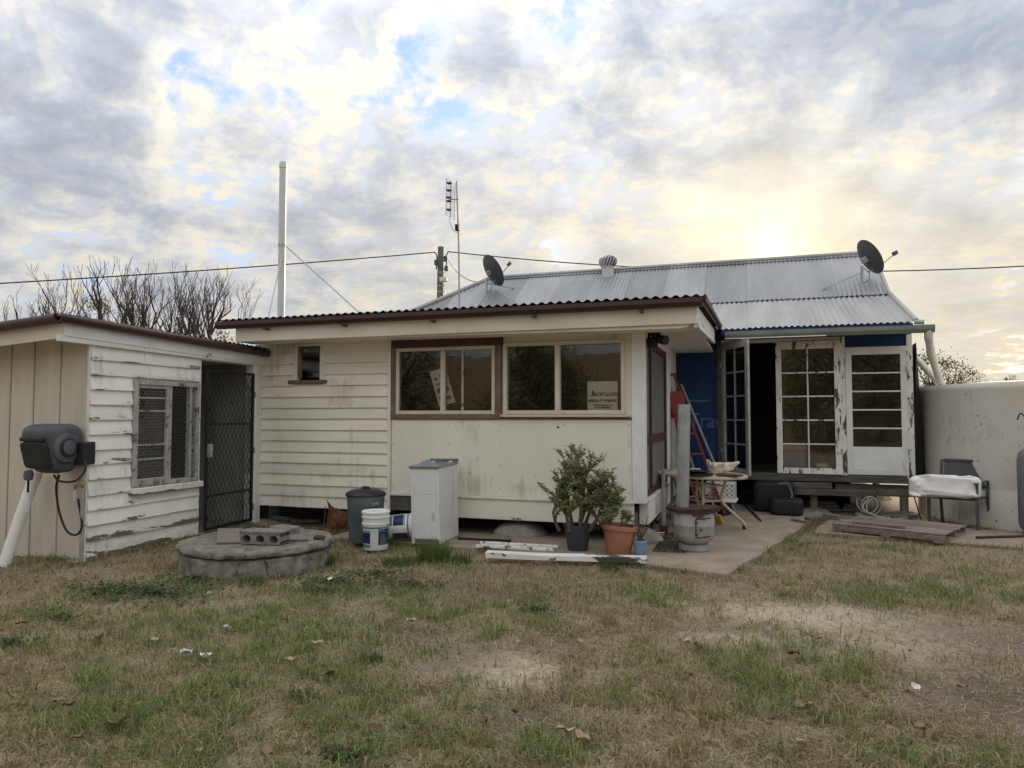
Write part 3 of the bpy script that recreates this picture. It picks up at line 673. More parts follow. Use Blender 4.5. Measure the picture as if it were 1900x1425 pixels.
# soffit, fascia, gutter, roof of the extension
GYF = 7.66
MB().box(-6.42, EXC + .14, EY - .03, EY + .05, 2.505, 2.62, .004).build('wall_plate', m_board, house, world=True)
MB().box(-6.40, -.56, GYF + .03, EY - .032, 2.508, 2.522).build('soffit', m_panel, house, world=True)
mb = MB(); mb.prism([(-6.40, 2.47), (-.66, 2.435), (-.60, 2.47), (-.60, 2.506), (-6.40, 2.506)][::-1] and [(2.475, -6.40), (2.435, -.70), (2.45, -.62), (2.506, -.57), (2.506, -6.40)], 1, GYF + .035, GYF + .34); mb.build('eave_lining', m_fascia, house, world=True)
mb = MB(); mb.box(-6.42, -.52, GYF, GYF + .028, 2.475, 2.655, .004); mb.build('fascia', m_fascia, house, world=True)
gutter_run('gutter', m_gutter, house, [((-6.66, GYF - .002, 2.735), (0, -1, 0)), ((-.46, GYF - .002, 2.735), (0, -1, 0))], .115, .085)
for xx in (-5.9, -4.75, -3.55, -2.3, -1.1): MB().box(xx - .02, xx + .02, GYF - .10, GYF - .003, 2.61, 2.632, .003).build('gutter_bracket', m_gutter, house, world=True)
BZ = lambda y: 2.665 + .05 * (y - GYF)
mb = MB(); mb.prism([(GYF + .03, BZ(GYF) - .185), (11.5, BZ(11.5) - .185), (11.5, BZ(11.5) - .005), (GYF + .03, BZ(GYF) - .005)], 0, -.545, -.52); mb.build('barge_board', m_barge, house, world=True)
mb = MB(); mb.prism([(GYF + .03, BZ(GYF) - .225), (11.5, BZ(11.5) - .225), (11.5, BZ(11.5) - .187), (GYF + .03, BZ(GYF) - .187)], 0, -.56, -.512); mb.build('barge_moulding', m_barge, house, world=True)
half_round('barge_gutter', m_gutter, house, (-.46, GYF - .10, BZ(GYF) + .055), (-.44, 11.5, BZ(11.5) + .055), .038)
MB().box(SXW - .02, -.56, EY - .02, 11.86, 2.53, 2.545).build('porch_soffit', m_white, house, world=True)
XR = lambda y: 2.765 + .05 * (y - 7.6)
x = -6.66
while x < -.5:
    x2 = min(x + .72, -.43)
    dz = random.uniform(-.002, .002)
    corrugated('roof_sheet', m_irondark, house, x, x2, lambda q: (7.585, XR(7.585) + dz), lambda q: (12.6, XR(12.6) + dz), .105, .0125, 2, per=8); x += .72
# side wall of the extension under the porch
MB().box(SXW - .10, SXW + .012, EY + .142, 11.85, .245, .50, .006).build('base_board', m_trim, house, world=True)
MB().box(SXW - .10, SXW + .03, EY + .142, 11.85, .502, .545, .006).build('sill_board', m_trim, house, world=True)
MB().box(SXW - .10, SXW, 10.5, 11.85, .547, 2.53, .004).build('wall', m_white, house, world=True)
MB().box(SXW - .10, SXW + .01, EY + .15, 10.5, 2.42, 2.53, .004).build('head_beam', m_white, house, world=True)
mb = MB(); ys = (8.36, 8.42, 8.82, 8.90, 10.40, 10.48)
for a, b in ((ys[0], ys[1]), (ys[2], ys[3]), (ys[4], ys[5])): mb.box(SXW - .07, SXW - .01, a, b, .547, 2.42, .004)
for a, b in ((.547, .62), (1.17, 1.27), (2.34, 2.42)):
    mb.box(SXW - .065, SXW - .014, ys[1], ys[2], a, b, .003).box(SXW - .065, SXW - .014, ys[3], ys[4], a, b, .003)
pw = mb.build('porch_window', m_brown, house, world=True)
for (a, b) in ((ys[1], ys[2]), (ys[3], ys[4])):
    for (c, d) in ((.62, 1.17), (1.27, 2.34)): MB().box(SXW - .045, SXW - .039, a, b, c, d).build('pane', m_screen, pw, world=True)
# inside of the extension
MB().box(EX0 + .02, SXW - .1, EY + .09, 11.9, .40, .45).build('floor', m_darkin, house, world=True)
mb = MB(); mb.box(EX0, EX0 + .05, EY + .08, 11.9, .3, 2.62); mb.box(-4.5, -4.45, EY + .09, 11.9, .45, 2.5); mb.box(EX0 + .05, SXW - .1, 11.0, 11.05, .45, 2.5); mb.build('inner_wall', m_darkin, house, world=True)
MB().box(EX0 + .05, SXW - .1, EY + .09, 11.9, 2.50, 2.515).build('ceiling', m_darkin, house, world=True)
# stumps under the extension
def stump(x, y, top, splay=True):
    mb = MB()
    if splay: mb.lathe([(.34, .0), (.33, .05), (.27, .11), (.17, .16), (.07, .18)], 24)
    mb.box(-.055, .055, -.055, .055, .17, top, .006)
    for i, v in enumerate(mb.v[:120]): v.x += .02 * mnoise.noise((v.x * 7, v.y * 7, x)); v.z += .012 * mnoise.noise((v.x * 5, v.y * 5, x + 3))
    mb.v = [v + Vector((x, y, .03)) for v in mb.v]; return mb.build('stump', m_conc, house, world=True)
for xx in (-2.72, -1.32, -4.6): stump(xx, 8.42, .40)
for xx in (-1.25,): stump(xx, 10.2, .40)
MB().box(-7.6, SXW, 8.75, 8.8, 0, .40).build('underfloor_blackout', m_black, house, world=True)  # black sheet added behind the stumps to keep the gap dark

# ---- main house
HX0, HX1, HY = -7.9, 2.285, 11.9
FLZ = .60
mb = MB(); mb.box(SXW + .002, -.51, HY, HY + .06, .62, 2.80); mb.build('wrapped_wall', m_blue, house, world=True)
mb = MB(); mb.box(-.51, HX1, HY + .004, HY + .06, 2.72, 2.95); mb.box(1.37, HX1, HY - .006, HY + .003, 2.555, 2.84); mb.build('wrapped_wall', m_blue, house, world=True)
wt = [o for o in house.children if o.name.startswith('wrapped_wall')][0]
off = house.location
text_mesh('lettering', 'Trade', .34, m_bluetext, wt, Matrix.Translation(Vector((-.97, HY - .004, 1.32)) - off) @ UPY, sx=.86, bold=.004)
MB().box(-.98, -.62, HY - .006, HY - .002, 1.735, 1.765).build('print_stripe', m_bluetext, wt, world=True)
for a, b, c, d in ((-.51, -.44, .50, 2.72), (1.305, 1.372, .50, 2.72), (2.205, HX1, .45, 2.72)):
    MB().box(a, b, HY - .04, HY + .08, c, d, .004).build('post', m_greytim if a < 0 else m_peel, house, world=True)
MB().box(-.44, 1.305, HY - .03, HY + .07, 2.665, 2.72, .004).build('door_head', m_white, house, world=True)
MB().box(-.6, 2.29, HY - .06, HY + .12, .50, .61, .006).build('bottom_plate', m_greytim, house, world=True)
def french(name, w_, h_, cols, rows, kick, m, loc, rz, lab, hinge_side=1, pm=None, bt=.09):
    o = MB(); t = .04; s = .085; tp = .12
    o.box(0, s, -t / 2, t / 2, 0, h_, .004).box(w_ - s, w_, -t / 2, t / 2, 0, h_, .004).box(s, w_ - s, -t / 2, t / 2, h_ - tp, h_, .004).box(s, w_ - s, -t / 2, t / 2, 0, bt, .004)
    d = o.build(name, m, house); d.location = Vector(loc) - house.location; d.rotation_euler = (0, 0, rz); d['label'] = lab
    zb = bt
    if kick: MB().box(s, w_ - s, -t / 2 + .008, t / 2 - .008, bt, kick, .003).build('kick_panel', m, d); zb = kick
    gw = (w_ - 2 * s) / cols; gh = (h_ - tp - zb) / rows; b = .011
    for i in range(1, cols): MB().box(s + i * gw - b, s + i * gw + b, -.014, .014, zb, h_ - tp, .003).build('glazing_bar', m, d)
    for j in range(1, rows):
        for i in range(cols): MB().box(s + i * gw + (b if i else 0), s + (i + 1) * gw - (b if i < cols - 1 else 0), -.013, .013, zb + j * gh - b, zb + j * gh + b, .003).build('glazing_bar', m, d)
    src = None
    for i in range(cols):
        for j in range(rows):
            if src is None:
                src = MB().box(-gw / 2 + b, gw / 2 - b, -.002, .002, -gh / 2 + b, gh / 2 - b).build('pane', pm or m_glass2, d); src.location = (s + gw * .5, 0, zb + gh * .5)
            else: share(src, 'pane', (s + gw * (i + .5), 0, zb + gh * (j + .5)), d, (random.uniform(-.006, .006), 0, random.uniform(-.008, .008)))
    for v in (.35, h_ - .35): MB().tube([(0 if hinge_side < 0 else w_, -.03, v - .04), (0 if hinge_side < 0 else w_, -.03, v + .04)], .011, 8).build('hinge', m_galv, d)
    return d
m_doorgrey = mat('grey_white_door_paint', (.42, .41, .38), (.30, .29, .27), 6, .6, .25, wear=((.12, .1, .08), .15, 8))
french('french_door', .86, 2.05, 2, 5, 0, m_doorgrey, (-.43, HY - .05, .615), R(-62), 'open left french door leaf, grey and worn', -1)
french('french_door', .92, 2.045, 2, 5, 0, m_peel, (.375, HY - .045, .615), R(-1.5), 'closed right french door leaf with badly peeling white paint', 1)
french('fixed_window', .83, 1.93, 1, 5, .42, m_white, (1.374, HY - .025, .62), 0, 'tall fixed window of five stacked panes with white kick panel', 1)
MB().box(1.292, 1.304, HY - .075, HY - .03, .60, 2.68, .002).build('door_stop', m_white, house, world=True)
# verandah lining strip, green gutter and its pipes
MB().box(-.36, 2.25, HY - .55, HY - .002, 2.742, 2.752).build('verandah_soffit', m_greytim, house, world=True)
gutter_run('verandah_gutter', m_greengut, house, [((-.36, 11.32, 2.785), (0, -1, 0)), ((2.45, 11.32, 2.78), (0, -1, 0))], .11, .105)
MB().box(-.42, 2.22, 11.43, 11.45, 2.745, 2.835).build('eave_wrap', m_blue, house, world=True)
MB().box(-.36, 1.05, 11.195, 11.205, 2.667, 2.681).build('gutter_lip', m_white, house, world=True)
# main roof
EVE, BRK, RDG = (11.42, 2.845), (13.5, 3.60), (15.0, 4.61)
RL = -5.5; RX0, RX1 = -9.0, 2.23
def hipY(x): return 15.0 - max(0.0, RL - x)
def roof_z(y): return EVE[1] + (y - EVE[0]) * (BRK[1] - EVE[1]) / (BRK[0] - EVE[0]) if y < BRK[0] else BRK[1] + (y - BRK[0]) * (RDG[1] - BRK[1]) / (RDG[0] - BRK[0])
x = RX1
while x > RL - 1.5:
    x2 = max(x - .76, RL - 1.5); dz = random.uniform(0, .012)
    corrugated('roof_sheet', m_iron, house, x2, x, lambda q: (BRK[0] - .12, roof_z(BRK[0]) - .055 + dz + .02), lambda q: (hipY(q), roof_z(hipY(q)) + .02 + dz), .076, .0095, 2); x -= .76
x = RX1 + .02
while x > -9.0:
    x2 = max(x - .76, -9.0); dz = random.uniform(0, .008); ey = EVE[0] if x > -.9 else 12.3
    corrugated('verandah_roof_sheet', m_iron2 if x > -2 else m_iron, house, x2, x, lambda q: (ey, roof_z(ey) + dz), lambda q: (min(BRK[0], hipY(q)), roof_z(min(BRK[0], hipY(q))) + dz - .012), .086, .011, 3); x -= .76
mb = MB(); a = (RL, 15.0, 4.61)
mb.add([a, (RL - 1.5, 13.5, 3.6), (RL - 3.58, 11.42, 2.84), (RL - 1.5, 16.5, 3.6), (RL - 3.58, 18.58, 2.84), (RX1, 15, 4.61), (RX1, 16.5, 3.6), (RX1, 18.58, 2.84)], [(0, 1, 3), (1, 2, 4, 3), (0, 3, 6, 5), (3, 4, 7, 6)]); mb.build('rear_roof', m_iron, house, world=True)
mb = MB(); mb.tube([(RL, 15.0, 4.64), (RX1 + .02, 15.0, 4.64)], .045, 8); mb.box(RL, RX1 + .02, 14.86, 15.0, 4.56, 4.575, M=None); mb.build('ridge_cap', m_iron, house, smooth=True, world=True)
mb = MB(); mb.tube([(RL, 15.0, 4.65), (RL - 1.5, 13.5, 3.65), (RL - 3.58, 11.42, 2.87)], .05, 8); mb.build('hip_cap', m_iron, house, smooth=True, world=True)
mb = MB(); mb.tube([(RX1 + .03, EVE[0] - .02, EVE[1] + .02), (RX1 + .03, BRK[0], BRK[1] + .03), (RX1 + .03, 15.0, 4.65)], .035, 8); mb.build('barge_roll', m_iron2, house, smooth=True, world=True)
mb = MB(); mb.tube([(RX1 - .0, EVE[0] - .02, EVE[1] - .0), (RX1 + .12, EVE[0] - .05, EVE[1] - .01)], .035, 8); mb.build('ridge_end', m_iron2, house, smooth=True, world=True)
# gable end and other outside walls
mb = MB(); mb.prism([(HY, .5), (18.2, .5), (18.2, 2.75), (15.0, 4.5), (13.5, 3.52), (HY, 2.9)], 0, HX1 - .10, HX1 - .002); mb.build('gable_wall', m_greytim, house, world=True)
MB().box(-8.9, HX1 - .1, 18.1, 18.2, .3, 2.75).build('wall', m_board, house, world=True)
MB().box(-8.95, -8.85, 11.95, 18.1, .3, 2.75).build('wall', m_board, house, world=True)
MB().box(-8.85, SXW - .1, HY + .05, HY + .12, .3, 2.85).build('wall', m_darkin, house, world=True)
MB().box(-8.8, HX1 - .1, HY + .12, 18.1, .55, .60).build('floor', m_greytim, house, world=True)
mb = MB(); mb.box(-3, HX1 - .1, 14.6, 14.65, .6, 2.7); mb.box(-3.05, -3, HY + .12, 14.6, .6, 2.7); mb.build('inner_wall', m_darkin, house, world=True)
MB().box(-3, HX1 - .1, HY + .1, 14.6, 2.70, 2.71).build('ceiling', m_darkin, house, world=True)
MB().box(-1.1, 1.45, 13.1, 13.14, .0, .55).build('underfloor_blackout', m_black, house, world=True); MB().box(1.45, 1.49, 12.6, 15.0, .0, .55).build('underfloor_blackout', m_black, house, world=True)  # black sheets added under the floor to block daylight, right end left open
# floor framing under the french doors
for z0, z1, a, b, y in ((.40, .485, .35, 1.15, 11.80), (.30, .395, .30, 1.75, 11.74), (.36, .47, 1.2, 2.26, 11.92), (.33, .42, 1.75, 2.36, 11.62)):
    MB().box(a, b, y, y + .09, z0, z1, .006).build('bearer', m_greytim, house, world=True)
for xx in (-.3, .9, 2.15):
    for y in (12.0, 14.5, 17.5):
        mb = MB(); mb.lathe([(.26, 0), (.2, .06), (.09, .09)], 16); mb.tube([(0, 0, .05), (0, 0, .45)], .06, 10); mb.v = [v + Vector((xx, y, 0)) for v in mb.v]; mb.build('stump', m_conc, house, world=True)
mb = MB(); mb.add([(HX1 + .0, HY + .02, .55), (HX1 + .02, HY + .1, 2.55), (HX1 + .02, 13.2, 2.5), (HX1 + .20, HY + .3, .55), (HX1 + .26, 13.2, .55), (HX1 + .06, HY + .0, 2.6)], [(0, 3, 5), (5, 3, 4, 2)]); mb.build('shade_cloth', m_black, house, world=True)

# ------------------------------------------------------------------ things on the roofs and in the air
def on_roof(px, py):
    """point of the main roof's front slope seen at a pixel"""
    lo, hi = 11.0, 15.5
    for _ in range(40):
        m_ = (lo + hi) / 2; p = onY(px, py, m_)
        if p.z > roof_z(m_): lo = m_
        else: hi = m_
    return onY(px, py, lo)
def dish(name, base, label, face, tilt, mast_h, dia, arm_len, stays, lnb):
    t = thing(name, label, 'satellite dish', base); hd = Vector((0, 0, mast_h))
    d = Vector((math.cos(face), math.sin(face), 0)); ax = (d * math.cos(tilt) + Vector((0, 0, 1)) * math.sin(tilt)).normalized()
    bend = [(.02, -.02, -.03), (.015, -.015, .05), (-.005, 0, .16), (0, 0, mast_h)] if mast_h > .35 else [(0, 0, 0), (0, 0, mast_h)]
    MB().tube(bend, .022, 10).build('mast', m_galv, t, True)
    MB().box(-.09, .09, -.06, .06, -.035, -.015, .004).build('foot_plate', m_galv, t)
    q = ax.to_track_quat('Z', 'Y').to_matrix().to_4x4(); q.translation = hd + ax * .10 + Vector((0, 0, .08))
    mb = MB(); rr = dia / 2; mb.lathe([(.001, 0), (rr * .35, rr * .03), (rr * .7, rr * .12), (rr, rr * .25), (rr + .006, rr * .25), (rr * .7, rr * .12 - .012), (rr * .35, rr * .03 - .012), (.001, -.012)], 36, q, 1.06)
    MB.build(mb, 'reflector', m_greymetal, t, True)
    MB().box(-.06, .06, -.05, .05, -.08, .0, .01, M=q).build('bracket', m_galv, t)
    side = Vector((ax.x, ax.y, 0)).normalized(); lo = hd + Vector((0, 0, .08)) + ax * .12 - Vector((0, 0, rr * .8)); tip = Vector(lnb)
    MB().tube([lo, lo + (tip - lo) * .5 + Vector((0, 0, -.03)), tip], .011, 8).build('feed_arm', m_galv, t, True)
    M2 = (tip - lo).normalized().to_track_quat('Z', 'Y').to_matrix().to_4x4(); M2.translation = tip
    mb = MB(); mb.box(-.03, .03, -.025, .045, -.02, .07, .008, M=M2); mb.build('receiver', m_greymetal, t)
    for s_ in stays: MB().tube([hd * .75, Vector(s_) - Vector(base)], .009, 6).build('stay', m_galv, t)
    MB().tube([hd * .9 + Vector((.03, -.02, 0)), hd * .75 + Vector((.12, -.03, -.03)), hd * .6 + Vector((.10, -.03, -.10)), hd * .4 + Vector((.02, -.02, -.05)), (.01, -.02, .02)], .006, 6).build('cable', m_wire, t, True)
    return t
b1 = on_roof(903, 556); b2 = on_roof(1600, 538)
s1, s2 = on_roof(975, 572), on_roof(958, 536)
dish('satellite_dish', b1, 'grey satellite dish on a bent mast in the middle of the roof', R(48), R(30), .47, .68, .4, (s1, s2), onY(944, 492, b1.y + .30) - b1)
dish('satellite_dish', b2, 'grey satellite dish at the right end of the roof above the verandah', R(20), R(30), .42, .62, .4, (on_roof(1515, 543),), onY(1659, 472, b2.y + .25) - b2)
# whirlybird
wp = on_roof(1128, 512)
t = thing('roof_ventilator', 'white spinning turbine ventilator near the ridge of the main roof', 'ventilator', wp)
MB().lathe([(.13, -.1), (.125, .16), (.14, .17), (.14, .19)], 24).build('throat', m_pvcgrey, t, True)
MB().box(-.2, .2, -.16, .16, -.09, -.07).build('flashing', m_iron, t)
MB().lathe([(.13, .19), (.15, .24), (.16, .31), (.14, .38), (.06, .43), (.001, .435)], 20).build('core', m_greymetal, t, True)
for k in range(18):
    a = 2 * math.pi * k / 18; mb = MB(); vs = []
    for j in range(8):
        v = j / 7; ph = v * math.pi; r0 = .128 + .055 * math.sin(ph) ** .8 if v < .75 else .128 + .055 * math.sin(ph) ** .8 - (v - .75) * .28; z = .19 + .245 * v; an = a + .5 * v
        for da, dr in ((0, .012), (.19, -.004)): vs.append(((r0 + dr) * math.cos(an + da), (r0 + dr) * math.sin(an + da), z))
    mb.add(vs, [(2 * j, 2 * j + 1, 2 * j + 3, 2 * j + 2) for j in range(7)]); mb.build('vane', m_pvcgrey, t, True)
MB().lathe([(.07, .425), (.06, .44), (.001, .446)], 16).build('cap', m_pvcgrey, t, True)
# vent stack with stays
VY = 11.2; vb = onY(521, 597, VY); vtop = onY(523, 300, VY)
t = thing('vent_stack', 'tall pale pvc vent pipe rising behind the brown gutter', 'vent pipe', (vb.x, vb.y, 2.6))
H = vtop.z - 2.6
MB().lathe([(.066, 0), (.066, H - .13), (.072, H - .13), (.072, H - .045), (.058, H - .01), (.03, H), (.001, H)], 24).build('pipe', m_pvcgrey, t, True)
cz = onY(523, 455, VY).z - 2.6
MB().lathe([(.074, cz - .02), (.074, cz + .02)], 20).build('clamp', m_galv, t, True)
for (px, py, yy) in ((686, 587, 11.0), (494, 596, 10.2)):
    e_ = onY(px, py, yy) - t.location; MB().tube([(.07, -.02, cz), e_ + Vector((0, 0, -.1))], .011, 6).build('stay', m_galv, t)
# tv antenna
AY = 11.0; ab = onY(853, 576, AY); at_ = onY(847, 336, AY)
t = thing('television_antenna', 'thin mast with a small grid television antenna above the roof', 'antenna', (ab.x, ab.y, 2.9))
loc = t.location; A = lambda px, py, dy=0.0: onY(px, py, AY + dy) - loc
MB().tube([(0, 0, 0), A(851, 450), at_ - loc], [.016, .014, .012], 8).build('mast', m_galv, t, True)
def grid_p(u, v): # u across 0..1, v up 0..1
    a, b, c, d = A(827, 398, -.12), A(844, 408, .14), A(828, 331, -.12), A(845, 342, .14)
    return a.lerp(b, u).lerp(c.lerp(d, u), v)
for k in range(16): MB().tube([grid_p(0, k / 15), grid_p(1, k / 15)], .0035, 5).build('reflector_rod', m_galv, t)
for u in (.02, .5, .98): MB().tube([grid_p(u, -.01), grid_p(u, 1.02)], .006 if u != .5 else .009, 6).build('frame_bar', m_galv, t)
for v in (.18, .42, .52, .72, .92):
    p = grid_p(.5, v) + Vector((.0, -.06, 0)); MB().box(p.x - .04, p.x + .04, p.y - .03, p.y + .03, p.z - .012, p.z + .012, .003).build('dipole', m_black, t)
MB().tube([A(835, 370), A(851, 370)], .009, 6).build('boom', m_galv, t)
p = A(849, 422, -.03); MB().box(p.x - .035, p.x + .03, p.y - .04, p.y + .03, p.z - .06, p.z + .05, .008).build('masthead_box', m_black, t)
MB().tube([A(834, 405), A(836, 418), A(843, 430), A(850, 432)], .004, 5).build('cable', m_wire, t)
# power pole and lines
PD = 30.0; pt, pb = atD(818, 458, PD), atD(812, 772, PD)
t = thing('power_pole', 'greenish timber power pole beyond the roof', 'power pole', (pb.x, pb.y, 0)); loc = t.location
MB().tube([pb - loc - Vector((0, 0, 1.5)), pt - loc], [.17, .125], 12).build('pole', m_pole, t, True)
Ap = lambda px, py, d=-.3: atD(px, py, PD + d) - loc
for px, py in ((809, 487), (826, 480), (828, 498)):
    MB().lathe([(.05, -.12), (.09, -.06), (.06, 0), (.09, .06), (.04, .12)], 10, Matrix.Translation(Ap(px, py))).build('insulator', m_greymetal, t, True)
MB().tube([Ap(806, 468), Ap(810, 472), Ap(812, 486), Ap(809, 500)], .03, 6).build('jumper_wire', m_wire, t, True)
MB().tube([Ap(832, 467), Ap(828, 474), Ap(829, 490), Ap(825, 500), Ap(820, 497)], .03, 6).build('jumper_wire', m_wire, t, True)
for py in (505, 515, 530, 541): MB().tube([Ap(811, py), Ap(826, py)], .02, 5).build('step_bolt', m_galv, t)
MB().box(*(lambda p: (p.x - .16, p.x + .16, p.y - .1, p.y + .1, p.z - .09, p.z + .09))(Ap(823, 519)), .03).build('bracket_box', m_pvcgrey, t)
def line(name, pts, r, lab):
    mb = MB(); mb.tube(pts, r, 5); return tag(mb.build(name, m_wire), lab, 'power line')
def sag(a, b, s_, n=24): return [a.lerp(b, i / n) - Vector((0, 0, s_ * 4 * (i / n) * (1 - i / n))) for i in range(n + 1)]
line('power_line', sag(atD(806, 468, 30), atD(-420, 548, 22), .12), .024, 'power line running from the pole to the left over the bare trees')
line('power_line', sag(atD(832, 467, 30), atD(2300, 462, 26), .85), .024, 'power line running from the pole to the right behind the dishes')
line('service_wire', sag(atD(829, 478, 30), on_roof(905, 524), .3), .011, 'thin service wire dropping from the pole to the roof')

# ------------------------------------------------------------------ bare trees behind the shed, other trees
def grow(mb, p, d, L, r, depth, rnd, spread=.5, segs=3, up=.12, n=5):
    pts = [p]; rs = [r]; q = p.copy(); dd = d.copy()
    for i in range(segs):
        dd = (dd + Vector((rnd.uniform(-1, 1), rnd.uniform(-1, 1), rnd.uniform(-.4, .6))) * .16 + Vector((0, 0, up * .5))).normalized()
        q = q + dd * (L / segs); pts.append(q.copy()); rs.append(max(.0075, r * (1 - .36 * (i + 1) / segs)))
    mb.tube(pts, rs, n if r > .03 else (4 if r > .012 else 3), False)
    if depth <= 0: return
    k = rnd.choice((2, 2, 3)) if depth > 1 else rnd.choice((2, 3))
    for i in range(k):
        j = rnd.randint(1, segs) if i else segs; t_ = rnd.random() if j < segs else 1.0
        s_ = pts[j - 1].lerp(pts[j], t_); az = rnd.uniform(0, 2 * math.pi); sp = spread * rnd.uniform(.6, 1.3)
        nd = (dd + Vector((math.cos(az), math.sin(az), .15)) * sp).normalized()
        grow(mb, s_, nd, L * rnd.uniform(.55, .85), rs[j] * rnd.uniform(.6, .85), depth - 1, rnd, spread, segs, up, n)
def bare_tree(i, px, top, D, lab, r0=.10):
    rnd = random.Random(100 + i); b = atD(px, 772, D); b.z = 0; h = 1.5 + (772 - top) / FPX * D
    t = thing('bare_tree', lab, 'tree', b, 0, 'bare trees behind the shed')
    lean = Vector((rnd.uniform(-.12, .12), rnd.uniform(-.1, .1), 1)).normalized(); th = h * .68
    trunk = MB(); pts = [Vector((0, 0, -.1)), lean * th * .5 + Vector((rnd.uniform(-.1, .1), 0, 0)), lean * th]; trunk.tube(pts, [r0 * .75, r0 * .6, r0 * .45], 7, False); trunk.build('trunk', m_deadbark, t, True)
    cr = MB()
    for k in range(rnd.choice((4, 5))):
        az = rnd.uniform(0, 6.28); nd = (lean + Vector((math.cos(az), math.sin(az), 0)) * (rnd.uniform(.25, .75) if k else .05)).normalized()
        grow(cr, pts[2] - lean * (rnd.uniform(0, th * .3) if k else 0), nd, h * rnd.uniform(.14, .21), r0 * rnd.uniform(.36, .52), 3, rnd, rnd.uniform(.35, .6), 3, rnd.uniform(.2, .42))
    zmax = max(v.z for v in cr.v); sc = (h - th * .6) / (zmax - th * .6)
    for v in cr.v:
        if v.z > th * .6: v.z = th * .6 + (v.z - th * .6) * sc
    cr.build('crown', m_deadbark, t)
spec = [(53, 524, 30, 'small bare sapling, leftmost above the shed roof'), (100, 502, 26, 'bare tree with thin forked twigs left of the thickest bare tree'), (114, 526, 34, 'low bare tree beside the thickest bare trunk'), (160, 468, 24, 'thickest bare tree of the row, with wide spreading branches', .16),
        (205, 482, 26, 'bare tree right of the thickest one'), (221, 494, 30, 'slim bare tree in the crowded left half of the row'), (234, 482, 25, 'upright bare tree left of the white bag on the roof'), (252, 480, 29, 'bare tree just behind the white bag on the shed roof'),
        (268, 468, 26, 'tallest slender bare tree right of the white bag'), (291, 500, 30, 'short bare tree in the middle of the row'), (317, 494, 27, 'bare tree with a clean straight stem right of the middle'), (342, 480, 25, 'bushy bare tree with many side branches'),
        (356, 505, 32, 'low bare tree behind the bushy one'), (394, 496, 27, 'bare tree second from the right end of the row'), (412, 484, 25, 'bare tree at the right end of the row'), (4, 560, 40, 'distant bare shrub at the left picture edge'), (76, 512, 28, 'thin bare tree between the leftmost sapling and the forked one', .07), (134, 490, 29, 'thin bare tree just left of the thickest trunk', .08), (186, 498, 31, 'thin bare tree just right of the thickest trunk', .07), (303, 486, 28, 'thin bare tree between the short one and the straight stem', .07), (330, 502, 31, 'low thin bare tree left of the bushy one', .07), (374, 492, 29, 'thin bare tree between the bushy one and the right pair', .08), (436, 515, 30, 'last thin bare tree, nearest to the vent pipe', .06)]
for i, s_ in enumerate(spec): bare_tree(i, *s_)
def leaf_cloud(n, fn, size, cols, rnd_np):
    P = fn(n); n = len(P); a = rnd_np.normal(size=(n, 3)); a /= np.linalg.norm(a, axis=1)[:, None]; b = rnd_np.normal(size=(n, 3)); b -= (a * b).sum(1)[:, None] * a; b /= np.linalg.norm(b, axis=1)[:, None]
    s_ = size * rnd_np.uniform(.6, 1.3, (n, 1)); Vv = np.stack([P - a * s_, P + b * s_ * .38, P + a * s_, P - b * s_ * .38], 1).reshape(-1, 3)
    c = cols[rnd_np.integers(0, len(cols), n)] * rnd_np.uniform(.75, 1.25, (n, 1)); return Vv, np.arange(4 * n), np.full(n, 4), np.repeat(c, 4, 0)
def leafy_tree(name, lab, loc, h, wd, nleaf, leaf, cols, seed, trunk_r=.12, clumps=22, group=None, low=.35):
    rn = np.random.default_rng(seed); rnd = random.Random(seed); t = thing(name, lab, 'tree', loc, 0, group)
    mb = MB(); top = Vector((rnd.uniform(-.3, .3), 0, h * .55)); mb.tube([(0, 0, -.2), top * .5 + Vector((.1, 0, 0)), top], [trunk_r, trunk_r * .8, trunk_r * .6], 8, False)
    cen = []
    for k in range(clumps):
        an = rnd.uniform(0, 6.28); rr = wd * .5 * math.sqrt(rnd.random()); zc = h * rnd.uniform(low, .97); rr *= 1 - .5 * max(0, (zc / h - .6) / .4)
        c = Vector((math.cos(an) * rr, math.sin(an) * rr, zc)); cen.append(c); s0 = top * rnd.uniform(.5, 1.0)
        mb.tube([s0, s0.lerp(c, .5) + Vector((0, 0, .05 * h)), c], [trunk_r * .4, trunk_r * .25, trunk_r * .08], 5, False)
    mb.build('trunk', m_deadbark, t, True)
    C_ = np.array([tuple(c) for c in cen]); sg = np.array([wd * rnd.uniform(.07, .15) for _ in cen])
    def fn(n): i = rn.integers(0, len(C_), n); return C_[i] + rn.normal(size=(n, 3)) * sg[i][:, None] * np.array([1, 1, .65])
    o = np_mesh('crown', *leaf_cloud(nleaf, fn, leaf, np.array(cols), rn)[:3], m_gumleaf, None, False); 
    rn = np.random.default_rng(seed + 1); c = np.repeat(np.array(cols)[rn.integers(0, len(cols), nleaf)] * rn.uniform(.6, 1.3, (nleaf, 1)), 4, 0)
    a = o.data.color_attributes.new('Col', 'FLOAT_COLOR', 'POINT'); c4 = np.ones((4 * nleaf, 4), dtype=np.float32); c4[:, :3] = c; a.data.foreach_set('color', c4.ravel()); o.parent = t; return t
GUM = [(.075, .085, .04), (.06, .07, .03), (.10, .10, .05), (.05, .055, .03)]
YEL = [(.26, .21, .09), (.20, .17, .07), (.15, .14, .06)]
b = atD(188, 772, 33); leafy_tree('leafy_tree', 'olive leafed tree seen between the bare trunks', (b.x, b.y, 0), 1.5 + 33 * (772 - 556) / FPX, 3.0, 2600, .06, YEL, 31, .09)
